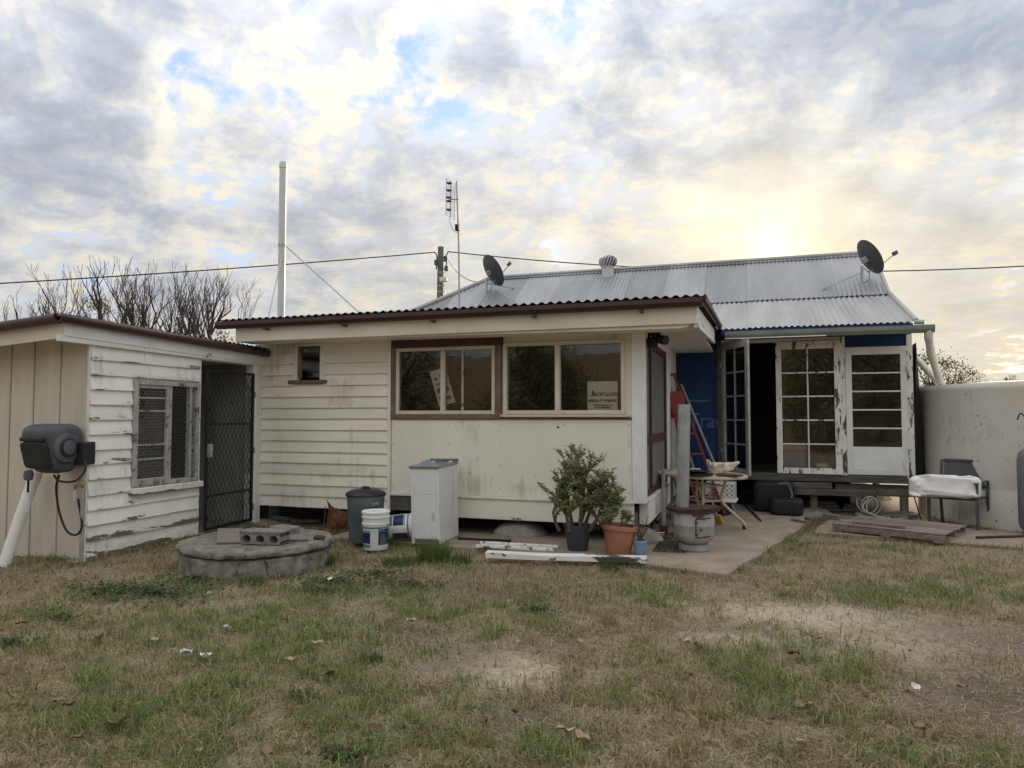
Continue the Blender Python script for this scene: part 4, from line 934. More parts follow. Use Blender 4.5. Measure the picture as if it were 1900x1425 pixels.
b = atD(404, 772, 14); leafy_tree('yellow_shrub', 'yellow leafed shrub peeping over the gutter where shed meets house', (b.x, b.y, 0), 1.5 + 14 * (772 - 602) / FPX, .75, 900, .035, [(.45, .33, .13), (.36, .26, .1), (.25, .22, .1)], 32, .04)
for i, (px, top, D, wd, lab) in enumerate(((1728, 652, 55, 4.2, 'spreading gum tree beyond the tank, behind the white pipes'), (1768, 672, 60, 3.4, 'gum tree with an open crown just right of the white pipes'), (1802, 688, 70, 2.8, 'small rounded gum tree above the rim of the tank'), (1876, 697, 80, 2.4, 'faint distant tree at the far right above the tank'))):
    b = atD(px, 772, D); leafy_tree('gum_tree', lab, (b.x, b.y, 0), 1.5 + D * (772 - top) / FPX, wd, 1500, .10, GUM, 50 + i, .12, 26, 'gum trees beyond the tank', .3)
for i, (x, y, h, wd) in enumerate(((-17, -15, 6.2, 7), (-9.3, -15, 5.8, 4.6), (-25, -22, 7, 10), (2.5, -15, 6, 4.5), (6.3, -17, 6.2, 4.5))):
    z = float(height(np.array([float(x)]), np.array([float(y)]))[0])
    leafy_tree('paddock_tree', 'dark tree on the paddock rise, mirrored in the ' + ('left window of the porch room', 'right window of the porch room', 'left edge of the porch room glass', 'peeling french door panes', 'tall fixed window panes')[i], (x, y, z - .1), h, wd, 30000, .06, GUM, 70 + i, .20, 70, 'trees mirrored in the windows', .10)
# white bag lying on the shed roof
bp = onX(262, 601, -7.2)
mb = MB(); mb.lathe([(.001, 0), (.16, .01), (.17, .06), (.12, .13), (.05, .17), (.001, .18)], 18)
for v in mb.v: v.x += .06 * mnoise.noise(v * 9); v.y *= 1.15; v.z *= 1 + .5 * mnoise.noise(v * 7 + Vector((3, 3, 3)))
bag = mb.build('plastic_bag', m_sack, None, True); bag.location = (bp.x, bp.y, RZ(bp.x, bp.y) + .0); tag(bag, 'crumpled white plastic bag lying on the shed roof', 'bag')

# ------------------------------------------------------------------ at the shed wall
rc = onY(95, 832, 5.22)
t = thing('hose_reel', 'grey plastic retractable hose reel mounted on the end of the shed', 'hose reel', (rc.x, 5.22, rc.z), R(4))
def superbox(a, b, c, p=.45, nu=36, nv=20, fn=None):
    mb = MB(); vs = []
    sp = lambda x: math.copysign(abs(x) ** p, x)
    for j in range(1, nv):
        ph = -math.pi / 2 + math.pi * j / nv
        for i in range(nu):
            th = 2 * math.pi * i / nu; q = Vector((a * sp(math.cos(ph)) * sp(math.cos(th)), b * sp(math.cos(ph)) * sp(math.sin(th)), c * sp(math.sin(ph)))); vs.append(fn(q) if fn else q)
    fs = [(j * nu + i, j * nu + (i + 1) % nu, (j + 1) * nu + (i + 1) % nu, (j + 1) * nu + i) for j in range(nv - 2) for i in range(nu)] + [tuple(range(nu))[::-1], tuple((nv - 2) * nu + i for i in range(nu))]
    mb.add(vs, fs); return mb
def reel_shape(q):
    k = (q.z + .245) / .49; q = q.copy(); q.y = q.y * (.62 + .42 * min(1, k * 1.25)) + .05 * (1 - k); q.x *= .84 + .18 * k; q.z -= .05 * max(0, -q.y - .05); return q
superbox(.185, .225, .245, .42, 40, 24, reel_shape).build('body', m_reel, t, True)
superbox(.15, .03, .13, .3, 28, 14, lambda q: Vector((q.x, q.y + q.z * -.28 - .165, q.z - .06))).build('front_panel', m_reeldk, t, True)
MB().box(-.14, .14, -.232, -.18, .075, .115, .012).build('handle_slot', m_black, t)
Rx = lambda x: Matrix.Translation((x, .02, .01)) @ Matrix.Rotation(R(88), 4, 'Y')
MB().lathe([(.155, -.03), (.15, .0), (.14, .008), (.001, .012)], 36, Rx(.178)).build('side_cap', m_reel, t, True)
MB().lathe([(.095, .0), (.092, .02), (.08, .026), (.001, .026)], 32, Rx(.184)).build('hub', m_reeldk, t, True)
MB().lathe([(.075, .0), (.072, .026), (.06, .031), (.001, .031)], 32, Rx(.184)).build('hub_badge', m_reel, t, True)
MB().box(.13, .27, .12, .275, -.17, .06, .012).build('wall_bracket', m_reeldk, t)
MB().lathe([(.001, -.06), (.035, -.05), (.045, 0), (.035, .04), (.001, .05)], 16, Matrix.Translation((-.10, -.15, -.25))).build('hose_stop', m_reel, t, True)
MB().tube([(-.10, -.15, -.27), (-.102, -.15, -.42)], .011, 8).build('hose_end', m_black, t)
MB().lathe([(.014, -.12), (.022, -.1), (.024, 0), (.016, .06)], 12, Matrix.Translation((-.103, -.15, -.50))).build('nozzle', m_pvcgrey, t, True)
def spline(pts, n=8):
    P = [Vector(p) for p in pts]; out = []
    for i in range(len(P) - 1):
        a, b, c, d = P[max(i - 1, 0)], P[i], P[i + 1], P[min(i + 2, len(P) - 1)]
        for k in range(n):
            u = k / n; out.append(.5 * ((2 * b) + (c - a) * u + (2 * a - 5 * b + 4 * c - d) * u * u + (3 * b - a - 3 * c + d) * u ** 3))
    return out + [P[-1]]
inv = (Matrix.Translation(t.location) @ Matrix.Rotation(R(4), 4, 'Z')).inverted()
hp = [onY(px, py, y) for px, py, y in ((100, 882, 5.22), (112, 893, 5.2), (140, 892, 5.25), (158, 872, 5.33), (156, 852, 5.38), (145, 848, 5.40))]
MB().tube([inv @ p for p in spline(hp)], .011, 8).build('hose', m_black, t, True)
hp = [onY(px, py, y) for px, py, y in ((110, 882, 5.30), (104, 905, 5.32), (110, 950, 5.34), (124, 985, 5.36), (142, 992, 5.36), (152, 975, 5.38), (147, 940, 5.40), (145, 925, 5.40))]
MB().tube([inv @ p for p in spline(hp)], .011, 8).build('hose', m_black, t, True)
tp = onY(154, 900, 5.40)
t = thing('garden_tap', 'brass garden tap on a rusty standpipe at the shed corner', 'tap', (tp.x, 5.40, 0)); zt = tp.z
MB().tube([(0, 0, -.05), (.004, 0, .4), (0, 0, zt - .03)], .02, 8).build('standpipe', m_galv, t, True)
MB().tube([(0, 0, zt - .02), (-.05, 0, zt), (-.10, 0, zt - .01), (-.105, 0, zt - .06)], .014, 8).build('spout', mat('dull_brass', (.32, .25, .12), (.22, .17, .09), 8, .45, .1, metal=.6), t, True)
MB().tube([(-.05, 0, zt), (-.05, 0, zt + .04)], .009, 8).build('spindle', MATS['dull_brass'], t)
MB().lathe([(.001, 0), (.028, .002), (.028, .012), (.001, .014)], 12, Matrix.Translation((-.05, 0, zt + .04))).build('handle', MATS['dull_brass'], t, True)
MB().lathe([(.017, -.17), (.02, -.15), (.02, -.08), (.016, -.05)], 12, Matrix.Translation((-.105, 0, zt))).build('hose_connector', m_pvcgrey, t, True)
p0, p1 = onY(66, 880, 5.33), onZ(6, 1052, .02)
t = thing('drain_pipe', 'white pvc pipe leaning from under the hose reel to the ground', 'pipe', (p1.x, p1.y, 0)); d = (p0 - p1); 
MB().tube([p1 - t.location, p0 - t.location], .056, 20).build('pipe', m_pvc, t, True)
MB().tube([p0 - t.location - d.normalized() * .09, p0 - t.location + d.normalized() * .02], .062, 20).build('coupling', m_pvc, t, True)
# things inside the shed
t = thing('pressure_tank', 'white rounded tank standing inside the shed doorway', 'tank', (-7.25, 7.35, .06))
MB().lathe([(.2, .55), (.24, .6), (.25, .7), (.25, 1.05), (.22, 1.15), (.1, 1.2), (.001, 1.2)], 24).build('vessel', m_pail, t, True)
for a in (0, 2.1, 4.2): MB().box(.17 * math.cos(a) - .02, .17 * math.cos(a) + .02, .17 * math.sin(a) - .02, .17 * math.sin(a) + .02, 0, .6).build('leg', m_greytim, t)
t = thing('shed_shelf', 'timber shelf rack against the inner wall behind the mesh door', 'shelf', (-8.2, 7.6, .06))
for z in (.6, 1.35, 1.75): MB().box(-.1, .16, -.6, .5, z, z + .04, .003).build('shelf_board', m_timber, t)
for y in (-.58, .48): MB().box(-.1, -.05, y - .02, y + .02, 0, 1.9, .003).build('upright', m_timber, t)
tag(MB().box(-8.2, -8.05, 7.2, 7.38, 1.452, 1.60, .02).build('paint_tin', m_pail), 'pale tin on the shelf inside the shed', 'tin')

# ------------------------------------------------------------------ septic ring and what lies on it
sc_ = onZ(478, 1048)
t = thing('septic_tank_ring', 'round weathered concrete septic lid and ring rising from the lawn', 'septic tank', (sc_.x, sc_.y, 0))
def lumpy(mb, amp, f, seed=0):
    for v in mb.v:
        k = amp * mnoise.noise(v * f + Vector((seed, 0, 0))); v += Vector((v.x, v.y, 0)).normalized() * k if (v.x or v.y) else Vector((0, 0, k))
    return mb
def weathered(mb, seed):
    for v in mb.v:
        d = Vector((v.x, v.y, 0)); r = d.length
        if r > .4:
            d /= r; q = Vector((v.x * 4, v.y * 4, v.z * 6 + seed)); k = .03 * mnoise.noise(q) + .014 * mnoise.noise(q * 3.1) + .008 * mnoise.noise(q * 8)
            chip = max(0, mnoise.noise(Vector((d.x * 3.5, d.y * 3.5, seed))) - .15) * .10 if v.z > .15 else 0
            v += d * (k - chip * .5); v.z += .008 * mnoise.noise(q * 2.3 + Vector((5, 5, 5))) - (chip * .25 if r > .69 else 0)
    return mb
weathered(MB().lathe([(.735, -.1), (.733, -.03), (.732, .02), (.73, .05), (.728, .085), (.725, .12), (.725, .15), (.722, .17), (.70, .183), (.55, .185)], 160), 1).build('ring', m_concring, t, True)
weathered(MB().lathe([(.5, .192), (.71, .195), (.735, .203), (.742, .22), (.74, .24), (.725, .26), (.68, .266), (.6, .268), (.45, .27), (.3, .272), (.001, .272)], 160), 9).build('lid', m_concring, t, True)
mb = MB(); cr = [onZ(491, 1042, .17), onZ(497, 1050, .13), onZ(494, 1058, .09), onZ(499, 1068, .04)]
rp = [Vector((math.cos(math.atan2(p.y - sc_.y, p.x - sc_.x)) * .735, math.sin(math.atan2(p.y - sc_.y, p.x - sc_.x)) * .735, z)) for p, z in zip(cr, (.18, .13, .08, .02))]
mb.tube(rp, [.009, .007, .008, .005], 5); mb.build('crack', m_soil, t)
LZ = .272
def at_lid(px, py, z=LZ): return onZ(px, py, z)
def sheet(name, c4, z, th, m, lab, cat):
    P = [onZ(px, py, z) for px, py in c4]; c = sum(P, Vector()) / 4; mb = MB(); vs = [p - c for p in P]; mb.add([v for v in vs] + [v + Vector((0, 0, th)) for v in vs], [(0, 1, 2, 3), (4, 5, 6, 7), (0, 1, 5, 4), (1, 2, 6, 5), (2, 3, 7, 6), (3, 0, 4, 7)])
    o = mb.build(name, m); o.location = c; return tag(o, lab, cat)
m_tile = mat('fibre_tile', (.22, .185, .16), (.17, .14, .12), 9, .85, .2)
sheet('fibre_sheet', ((402, 1009), (445, 1008), (450, 982), (404, 983)), LZ + .006, .014, m_tile, 'square brown fibre sheet at the left on the septic lid', 'sheet')
sheet('fibre_sheet', ((510, 1004), (572, 1003), (562, 981), (520, 982)), LZ + .006, .014, m_tile, 'brown fibre sheet right of the concrete block on the septic lid', 'sheet')
def block(c, rz, L, Wd, Hh, lab, tilt=0):
    t = thing('concrete_block', lab, 'concrete block', c, rz); 
    mb = MB(); n = 3; cw = L / n; r = cw * .33; mb2 = MB()
    # holed web block lying with its cores facing the viewer
    segs = 20
    for i in range(n):
        cx = -L / 2 + cw * (i + .5)
        ring = [(cx + r * .95 * math.cos(2 * math.pi * k / segs), Hh / 2 + r * .8 * math.sin(2 * math.pi * k / segs)) for k in range(segs)]
        def sq(k):
            a = 2 * math.pi * k / segs; cc, ss = math.cos(a), math.sin(a); m_ = max(abs(cc) / (cw / 2), abs(ss) / (Hh / 2)); return (cx + cc / m_, Hh / 2 + ss / m_)
        out = [sq(k) for k in range(segs)]; vs = []
        for y in (-Wd / 2, Wd / 2):
            vs += [(p[0], y, p[1]) for p in ring] + [(p[0], y, p[1]) for p in out]
        fs = []
        for k in range(segs):
            k2 = (k + 1) % segs; fs += [(k, k2, segs + k2, segs + k), (2 * segs + k, 3 * segs + k, 3 * segs + k2, 2 * segs + k2), (k, 2 * segs + k, 2 * segs + k2, k2)]
            if abs(out[k][1] - out[k2][1]) < 1e-6 or i == 0 and out[k][0] < cx and abs(out[k][0] - out[k2][0]) < 1e-6 or i == n - 1 and out[k][0] > cx and abs(out[k][0] - out[k2][0]) < 1e-6: fs.append((segs + k, segs + k2, 3 * segs + k2, 3 * segs + k))
        mb.add(vs, fs)
    o = mb.build('web', m_block, t); MB().box(-L / 2 - .006, L / 2 + .006, -Wd / 2 - .006, Wd / 2 + .006, Hh, Hh + .025, .006).build('top_face', m_block, t); return t
bc = at_lid(479, 1012); block((bc.x, bc.y + .1, LZ + .008), R(8), .42, .19, .10, 'hollow concrete block with three cores on the septic lid')
bc2 = at_lid(512, 996); t2 = MB().box(-.15, .13, -.09, .09, 0, .085, .012).build('broken_block', m_block); t2.location = (bc2.x + .02, bc2.y + .12, LZ + .008); t2.rotation_euler = (0, 0, R(-14)); tag(t2, 'broken half block behind the hollow block on the septic lid', 'concrete block')
rk = at_lid(592, 1000); mb = superbox(.06, .04, .025, .8, 16, 10); 
for v in mb.v: v += v.normalized() * .012 * mnoise.noise(v * 40)
o = mb.build('clod', m_soil, None, True); o.location = (rk.x, rk.y, LZ + .012); tag(o, 'dark dirt clod at the right rim of the septic lid', 'clod')

# ------------------------------------------------------------------ along the house wall
def place(px, py, z=ST): p = onZ(px, py, z); return Vector((p.x, p.y, z))
t = thing('rubbish_bin', 'faded green plastic rubbish bin with black lid against the weatherboards', 'bin', place(678, 1004))
mb = MB(); mb.lathe([(.17, 0), (.185, .02), (.215, .5), (.222, .52), (.222, .54)], 40); mb.build('body', m_bin, t, True)
for k in range(10):
    a = 2 * math.pi * k / 10 + .2; MB().tube([(.187 * math.cos(a), .187 * math.sin(a), .04), (.214 * math.cos(a), .214 * math.sin(a), .48)], .006, 5).build('rib', m_bin, t)
lid = MB().lathe([(.232, .53), (.236, .545), (.225, .565), (.17, .592), (.08, .605), (.001, .607)], 40).build('lid', m_binlid, t, True)
MB().box(-.045, .045, -.02, .02, .60, .635, .008).build('lid_knob', m_binlid, lid)
for s_ in (1, -1): MB().box(s_ * .21 - .02, s_ * .21 + .035 * s_ + .02, -.05, .05, .43, .47, .008).build('handle', m_bin, t).rotation_euler = (0, 0, R(-35))
def pail(loc, rot, lab, open_=False, wire=True):
    t = thing('paint_pail', lab, 'pail', loc); t.rotation_euler = rot
    prof = [(.130, 0), (.135, .01), (.143, .27), (.152, .275), (.152, .295), (.145, .30), (.147, .345), (.156, .35), (.156, .365), (.148, .37), (.149, .40)]
    if open_: prof += [(.142, .40), (.135, .05), (.001, .045)]
    MB().lathe(prof, 40).build('body', m_pail, t, True)
    if not open_: 
        l = MB().lathe([(.156, .395), (.158, .415), (.150, .424), (.140, .424), (.136, .412), (.001, .412)], 40).build('lid', m_pail, t, True)
        MB().box(.05, .09, -.06, -.045, .4125, .4135).build('lid_mark', m_print, l)
    def band(name, a0, a1, z0, z1, m):
        mb = MB(); n = max(3, int((a1 - a0) / .12)); vs = []
        for i in range(n + 1):
            a = a0 + (a1 - a0) * i / n
            for z in (z0, z1):
                r = .135 + .008 * (z - .01) / .26 + .0012; vs.append((r * math.cos(a), r * math.sin(a), z))
        mb.add(vs, [(2 * i, 2 * i + 2, 2 * i + 3, 2 * i + 1) for i in range(n)]); return mb.build(name, m, t, True)
    band('teal_band', -3.2, 3.0, .235, .255, m_teal)
    c = -1.45
    band('label', c - 1.5, c - .35, .075, .195, m_navy); band('label', c + .3, c + 1.5, .06, .20, m_navy); band('label', c + .3, c + 1.5, .205, .232, m_navy)
    band('teal_band', c - 1.5, c - .35, .03, .065, m_teal); band('teal_band', c - 1.5, c - .35, .2, .212, m_teal); band('teal_band', c + .3, c + 1.5, .2005, .2045, m_teal)
    for k in range(9):
        z = .07 + k * .0125; band('print_line', c + .45, c + .45 + random.uniform(.35, .8), z, z + .004, m_pvcgrey)
    if wire:
        MB().tube(spline([(.15, -.0, .285), (.13, -.10, .24), (.06, -.15, .215), (-.06, -.15, .225), (-.13, -.10, .25), (-.15, 0, .285)], 5), .003, 6).build('handle', m_galv, t, True)
    return t
pail(place(697, 1018, .03), (0, 0, R(17)), 'upright white paint pail with navy label standing before the bin')
pl = place(728, 1004); pail((pl.x - .06, pl.y + .02, ST + .155), (0, R(86), R(18)), 'open white pail lying on its side beside the laundry cabinet', True, False)
# rusty scrap leaning at the wall
t = thing('rusty_scrap', 'curled rusty iron scrap leaning between septic lid and bin', 'scrap metal', place(625, 985))
mb = MB(); vs = []; n, m_ = 22, 14
for i in range(n + 1):
    for j in range(m_ + 1):
        u, v = i / n, j / m_; an = R(200) + R(120) * u; r = .2 + .03 * math.sin(u * 40) * .25
        x = -.22 + .36 * u + .05 * math.sin(v * 3); z = .02 + .36 * v * (1 - .45 * u); y = .08 - .14 * math.sin(u * 3.1) * (1 - .3 * v) + .012 * math.sin(u * 46)
        vs.append((x, y, z + .02 * mnoise.noise((u * 9, v * 9, 0))))
mb.add(vs, [(i * (m_ + 1) + j, (i + 1) * (m_ + 1) + j, (i + 1) * (m_ + 1) + j + 1, i * (m_ + 1) + j + 1) for i in range(n) for j in range(m_)]); mb.build('sheet', m_rust, t, True)
for k in range(6): MB().tube([(-.17 + .045 * k, -.035, .04), (-.18 + .05 * k, .02, .30 - .03 * k)], .007, 5).build('rib', m_rust, t)
t = thing('old_window_frame', 'old grey timber window frame leaning on the wall behind the bin', 'window frame', place(712, 976))
A_, B_ = Vector((-.30, .16, .0)), Vector((.36, .16, .0)); 
for a, b in (((-.62, .1, .04), (-.62, .17, .40)), ((.34, .02, .0), (.40, .17, .36)), ((-.62, .17, .40), (.40, .17, .36)), ((.05, .06, .02), (.08, .17, .36))): MB().beam(a, b, .045, .03, .004, up=(0, 1, 0)).build('frame_bar', m_wornwin, t)
MB().add([(-.6, .155, .38), (-.3, .155, .37), (-.3, .10, .05), (-.6, .10, .05), (-.6, .158, .38), (-.3, .158, .37), (-.3, .103, .05), (-.6, .103, .05)], [(0, 1, 2, 3), (4, 5, 6, 7), (0, 1, 5, 4), (1, 2, 6, 5), (2, 3, 7, 6), (3, 0, 4, 7)]).build('pane', m_pgr, t)
# laundry trough cabinet
t = thing('laundry_trough', 'white laundry trough cabinet with steel sink standing by the wall', 'laundry trough', (-3.70, 7.385, ST - .005), R(1.5)); t.rotation_euler = (R(1.2), R(-.8), R(1.5))
CW, CD, CH = .345, .60, .86
MB().box(0, CW, .012, CD, .0, CH, .004).build('cabinet', m_cab, t)
MB().box(.028, CW - .028, .0, .012, .06, .56, .003).build('door', m_cab, t)
dr_ = [o for o in t.children if o.name.startswith('door')][0]
MB().box(CW - .085, CW - .05, -.004, .0, .27, .36, .003).build('handle_recess', m_pvcgrey, dr_)
MB().box(.028, CW - .028, .003, .012, .563, CH - .01, .003).build('apron_panel', m_cab, t)
MB().box(.05, CW - .002, .0, .0115, .01, .055, .002).build('kickboard', m_greytim, t)
MB().box(CW, CW + .002, .36, .40, .47, .56).build('hole_cover', m_pail, t)
mb = MB(); x0, x1, y0, y1, zt = -.012, CW + .012, -.012, CD + .01, CH + .03; bx0, bx1, by0, by1 = .03, CW - .03, .06, .46
mb.box(x0, x1, y0, by0, CH, zt, .004).box(x0, x1, by1, y1, CH, zt, .004).box(x0, bx0, by0, by1, CH, zt, .004).box(bx1, x1, by0, by1, CH, zt, .004)
sk = mb.build('sink_top', m_steel, t)
mb = MB(); mb.add([(bx0, by0, zt - .004), (bx1, by0, zt - .004), (bx1, by1, zt - .004), (bx0, by1, zt - .004), (bx0 + .03, by0 + .04, zt - .24), (bx1 - .03, by0 + .04, zt - .24), (bx1 - .03, by1 - .03, zt - .24), (bx0 + .03, by1 - .03, zt - .24)], [(0, 1, 5, 4), (1, 2, 6, 5), (2, 3, 7, 6), (3, 0, 4, 7), (4, 5, 6, 7)]); mb.build('bowl', m_steel, sk)
MB().box(x0, x1, y1 - .02, y1, zt, zt + .035, .004).build('upstand', m_steel, sk)
for xx in (.06, CW - .06): MB().lathe([(.024, 0), (.024, .006), (.018, .009), (.001, .009)], 16, Matrix.Translation((xx, .53, zt))).build('tap_plug', m_pail, sk, True)
MB().add([(.06, .03, zt + .001), (.30, .05, zt + .002), (.27, .22, zt - .01), (.12, .24, zt + .055), (.06, .20, zt + .03)], [(0, 1, 2), (0, 2, 3), (0, 3, 4)]).build('plastic_flap', mat('blue_grey_plastic', (.22, .27, .33), (.18, .22, .28), 5, .4, .02), sk)
# timber lying about
def plank(name, a, b, wd, ht, m, lab, cat='board', z=ST):
    A_, B_ = place(*a, z), place(*b, z); c = (A_ + B_) / 2; d = B_ - A_; t = MB(); L = d.length; n = 10; vs = []; ph = random.random() * 9
    for i in range(n + 1):
        x = -L / 2 + L * i / n; dz = .012 * mnoise.noise((x * 1.5 + ph, 0, 0)); dy = .008 * mnoise.noise((x * 3 + ph, 4, 0))
        for (y, z_) in ((-wd / 2 + dy, dz * .3), (wd / 2, dz * .3), (wd / 2, ht + dz), (wd / 2 - .006, ht + .004 + dz), (-wd / 2 + .006 + dy, ht + .004 + dz), (-wd / 2 + dy, ht - .002 + dz)): vs.append((x, y, z_))
    k = 6; t.add(vs, [(i * k + j, i * k + (j + 1) % k, (i + 1) * k + (j + 1) % k, (i + 1) * k + j) for i in range(n) for j in range(k)] + [tuple(range(k)), tuple(n * k + j for j in range(k))])
    o = t.build(name, m); o.location = c + Vector((0, 0, .004)); o.rotation_euler = (0, 0, math.atan2(d.y, d.x)); return tag(o, lab, cat)
m_plankp = mat('plank_peeling_paint', (.78, .77, .73), (.66, .64, .6), 6, .65, .6, wear=((.12, .095, .075), .40, 5), streak=(.4, 2.2, 1.2))
plank('painted_plank', (903, 1034), (1200, 1044), .13, .05, m_plankp, 'long plank with peeling white paint lying along the slab edge')
plank('painted_strip', (892, 1010), (1036, 1017), .045, .025, m_peel, 'upper thin white timber strip behind the long plank')
plank('painted_strip', (884, 1016), (1028, 1023), .05, .025, m_peel, 'lower thin white timber strip behind the long plank')
plank('black_bar', (850, 1001), (948, 1006), .03, .02, m_black, 'black bar lying on the slab right of the laundry cabinet', 'bar')
# ------------------------------------------------------------------ potted plants
def jade(name, lab, loc, rz, pot_prof, pot_m, H, spread, stems, seed, nleaf, lean=(0, 0), soil_z=.2, soil_r=.12, tilt=(0, 0)):
    rnd = random.Random(seed); t = thing(name, lab, 'potted plant', loc, rz); t.rotation_euler = (tilt[0], tilt[1], rz)
    MB().lathe(pot_prof, 36).build('pot', pot_m, t, True)
    MB().lathe([(soil_r, soil_z - .002), (soil_r * .5, soil_z + .008), (.001, soil_z + .01)], 20).build('soil', m_soil, t, True)
    mb = MB(); tips = []
    def br(p, d, L, r, depth):
        pts = [p]; q = p.copy(); dd = d.copy()
        for i in range(4):
            dd = (dd + Vector((rnd.uniform(-1, 1), rnd.uniform(-1, 1), rnd.uniform(-.3, .7))) * .17).normalized(); q = q + dd * L / 4; pts.append(q.copy())
            if depth <= 3:
                for _ in range(3): tips.append((pts[-2].lerp(q, rnd.random()), dd.copy()))
        mb.tube(pts, [r * (1 - .12 * i) for i in range(5)], 6 if r > .01 else 4, False)
        if depth == 0: return
        for k in range(rnd.choice((2, 3, 3))):
            j = rnd.randint(2, 4); az = rnd.uniform(0, 6.28); nd = (dd + Vector((math.cos(az), math.sin(az), .2)) * rnd.uniform(.45, .95)).normalized()
            br(pts[j], nd, L * rnd.uniform(.55, .82), r * .62, depth - 1)
    for (dx, dy, k) in stems:
        br(Vector((dx * .12, dy * .12, soil_z - .02)), Vector((dx * spread + lean[0], dy * spread + lean[1], 1)).normalized(), H * .38 * k, .024 * (.6 + .4 * k), 4)
    mb.build('stems', m_bark, t, True)
    V_, L_, C_, cl = [], [], [], []; 
    for _ in range(nleaf):
        p, d = rnd.choice(tips); az = rnd.uniform(0, 6.28); o = (Vector((math.cos(az), math.sin(az), rnd.uniform(-.2, .9)))).normalized(); p = p + Vector((rnd.gauss(0, .006), rnd.gauss(0, .006), rnd.gauss(0, .006)))
        s_ = rnd.uniform(.013, .024); side = o.cross(Vector((rnd.uniform(-1, 1), rnd.uniform(-1, 1), 1))).normalized() * s_ * .55; up = o.cross(side).normalized() * s_ * .18; b0 = len(V_)
        V_ += [p, p + o * s_ * .9 + side, p + o * s_ * 1.8, p + o * s_ * .9 - side, p + o * s_ + up, p + o * s_ - up]
        for f_ in ((0, 1, 4), (1, 2, 4), (2, 3, 4), (3, 0, 4), (1, 0, 5), (2, 1, 5), (3, 2, 5), (0, 3, 5)): L_ += [b0 + i for i in f_]; C_.append(3)
        g = rnd.choice(((.22, .25, .10), (.28, .30, .14), (.16, .20, .065), (.33, .34, .18))); g = tuple(x * rnd.uniform(.8, 1.2) for x in g); cl += [g] * 6
    o = np_mesh('foliage', np.array([tuple(v) for v in V_]), np.array(L_), np.array(C_), m_leafjade, np.array(cl), False); o.parent = t; tag(o, kind='stuff'); return t
q1 = place(1072, 1020)
jade('jade_plant', 'tall bushy jade plant in a black plastic pot', q1, .4, [(.105, 0), (.11, .01), (.145, .25), (.152, .252), (.152, .275), (.142, .277), (.135, .24)], m_potblk, .92, .42, ((.6, .2, 1.0), (-.75, .1, .95), (.1, -.5, 1.05), (-.3, .6, .95), (1.3, -.2, .8), (-1.7, -.3, .6), (.2, .3, 1.15), (.9, -.7, .7), (-.9, -.8, .62), (1.8, .2, .6)), 5, 7600, (.08, 0), .235, .137)
q2 = place(1147, 1026)
jade('jade_plant', 'smaller jade plant in a terracotta coloured pot', q2, 0, [(.125, 0), (.13, .01), (.172, .25), (.19, .252), (.193, .295), (.183, .298), (.168, .25), (.16, .22)], m_terra, .60, .45, ((-.9, .3, 1), (-.5, -.2, .9), (-1.2, -.1, .75), (.1, .2, .5), (-.6, -.6, .6)), 11, 3600, (-.28, 0), .22, .163, (R(-2), R(4)))
q3 = place(1188, 1029)
t = thing('small_succulent', 'small reddish succulent in a little blue pot', 'potted plant', q3)
MB().lathe([(.052, 0), (.055, .005), (.066, .125), (.073, .127), (.073, .15), (.066, .152), (.062, .12)], 28).build('pot', m_potblue, t, True)
MB().lathe([(.063, .125), (.001, .132)], 16).build('soil', m_soil, t)
rnd = random.Random(3); mb = MB(); lf = MB()
for k in range(12):
    az = rnd.uniform(0, 6.28); d = Vector((math.cos(az) * .45, math.sin(az) * .45, 1)).normalized(); p = Vector((0, 0, .12)); L = rnd.uniform(.12, .34); pts = [p, p + d * L * .5, p + d * L + Vector((math.cos(az), math.sin(az), 0)) * .02]; mb.tube(pts, [.008, .006, .004], 5, False)
    for j in range(9):
        q = pts[1].lerp(pts[2], rnd.uniform(-.3, 1)); a2 = rnd.uniform(0, 6.28); o = Vector((math.cos(a2), math.sin(a2), rnd.uniform(-.2, .8))).normalized() * rnd.uniform(.02, .04); s_ = o.cross(Vector((0, 0, 1))).normalized() * .009
        lf.add([q, q + o * .6 + s_, q + o, q + o * .6 - s_], [(0, 1, 2, 3)])
mb.build('stems', m_bark, t, True); tag(lf.build('foliage', mat('red_brown_leaf', (.17, .085, .05), (.11, .07, .04), 20, .6, 0), t), kind='stuff')

# ------------------------------------------------------------------ porch things
sv = place(1288, 1020)
t = thing('gas_bottle_stove', 'pot belly stove made from an old grey gas bottle with a rusty plate on top', 'stove', sv)
MB().lathe([(.155, 0), (.165, .01), (.165, .06), (.145, .075)], 36).build('foot_ring', m_stove, t, True)
MB().lathe([(.06, .06), (.15, .085), (.2, .13), (.215, .19), (.216, .27), (.219, .275), (.219, .285), (.216, .29), (.216, .44), (.2, .45)], 44).build('body', m_stove, t, True)
mb = MB(); pl_ = [(-.30, -.02), (-.27, .15), (-.05, .24), (.22, .2), (.29, .0), (.16, -.2), (.02, -.26), (-.16, -.2)]; n = len(pl_)
mb.add([(x, y, .452 + .01 * math.sin(7 * x)) for x, y in pl_] + [(x, y, .462 + .01 * math.sin(7 * x)) for x, y in pl_] + [(x * .97, y * .97, .43 + .02 * math.sin(9 * y)) for x, y in pl_], [tuple(range(n, 2 * n))] + [(i, (i + 1) % n, n + (i + 1) % n, n + i) for i in range(n)] + [(i, (i + 1) % n, 2 * n + (i + 1) % n, 2 * n + i) for i in range(n)]); mb.build('rusty_plate', m_rustlid, t)
FA = Vector((.08, -.20, 0)); dcx = R(-70)
def cyl_pt(a, z, r=.219): return Vector((r * math.cos(a), r * math.sin(a), z))
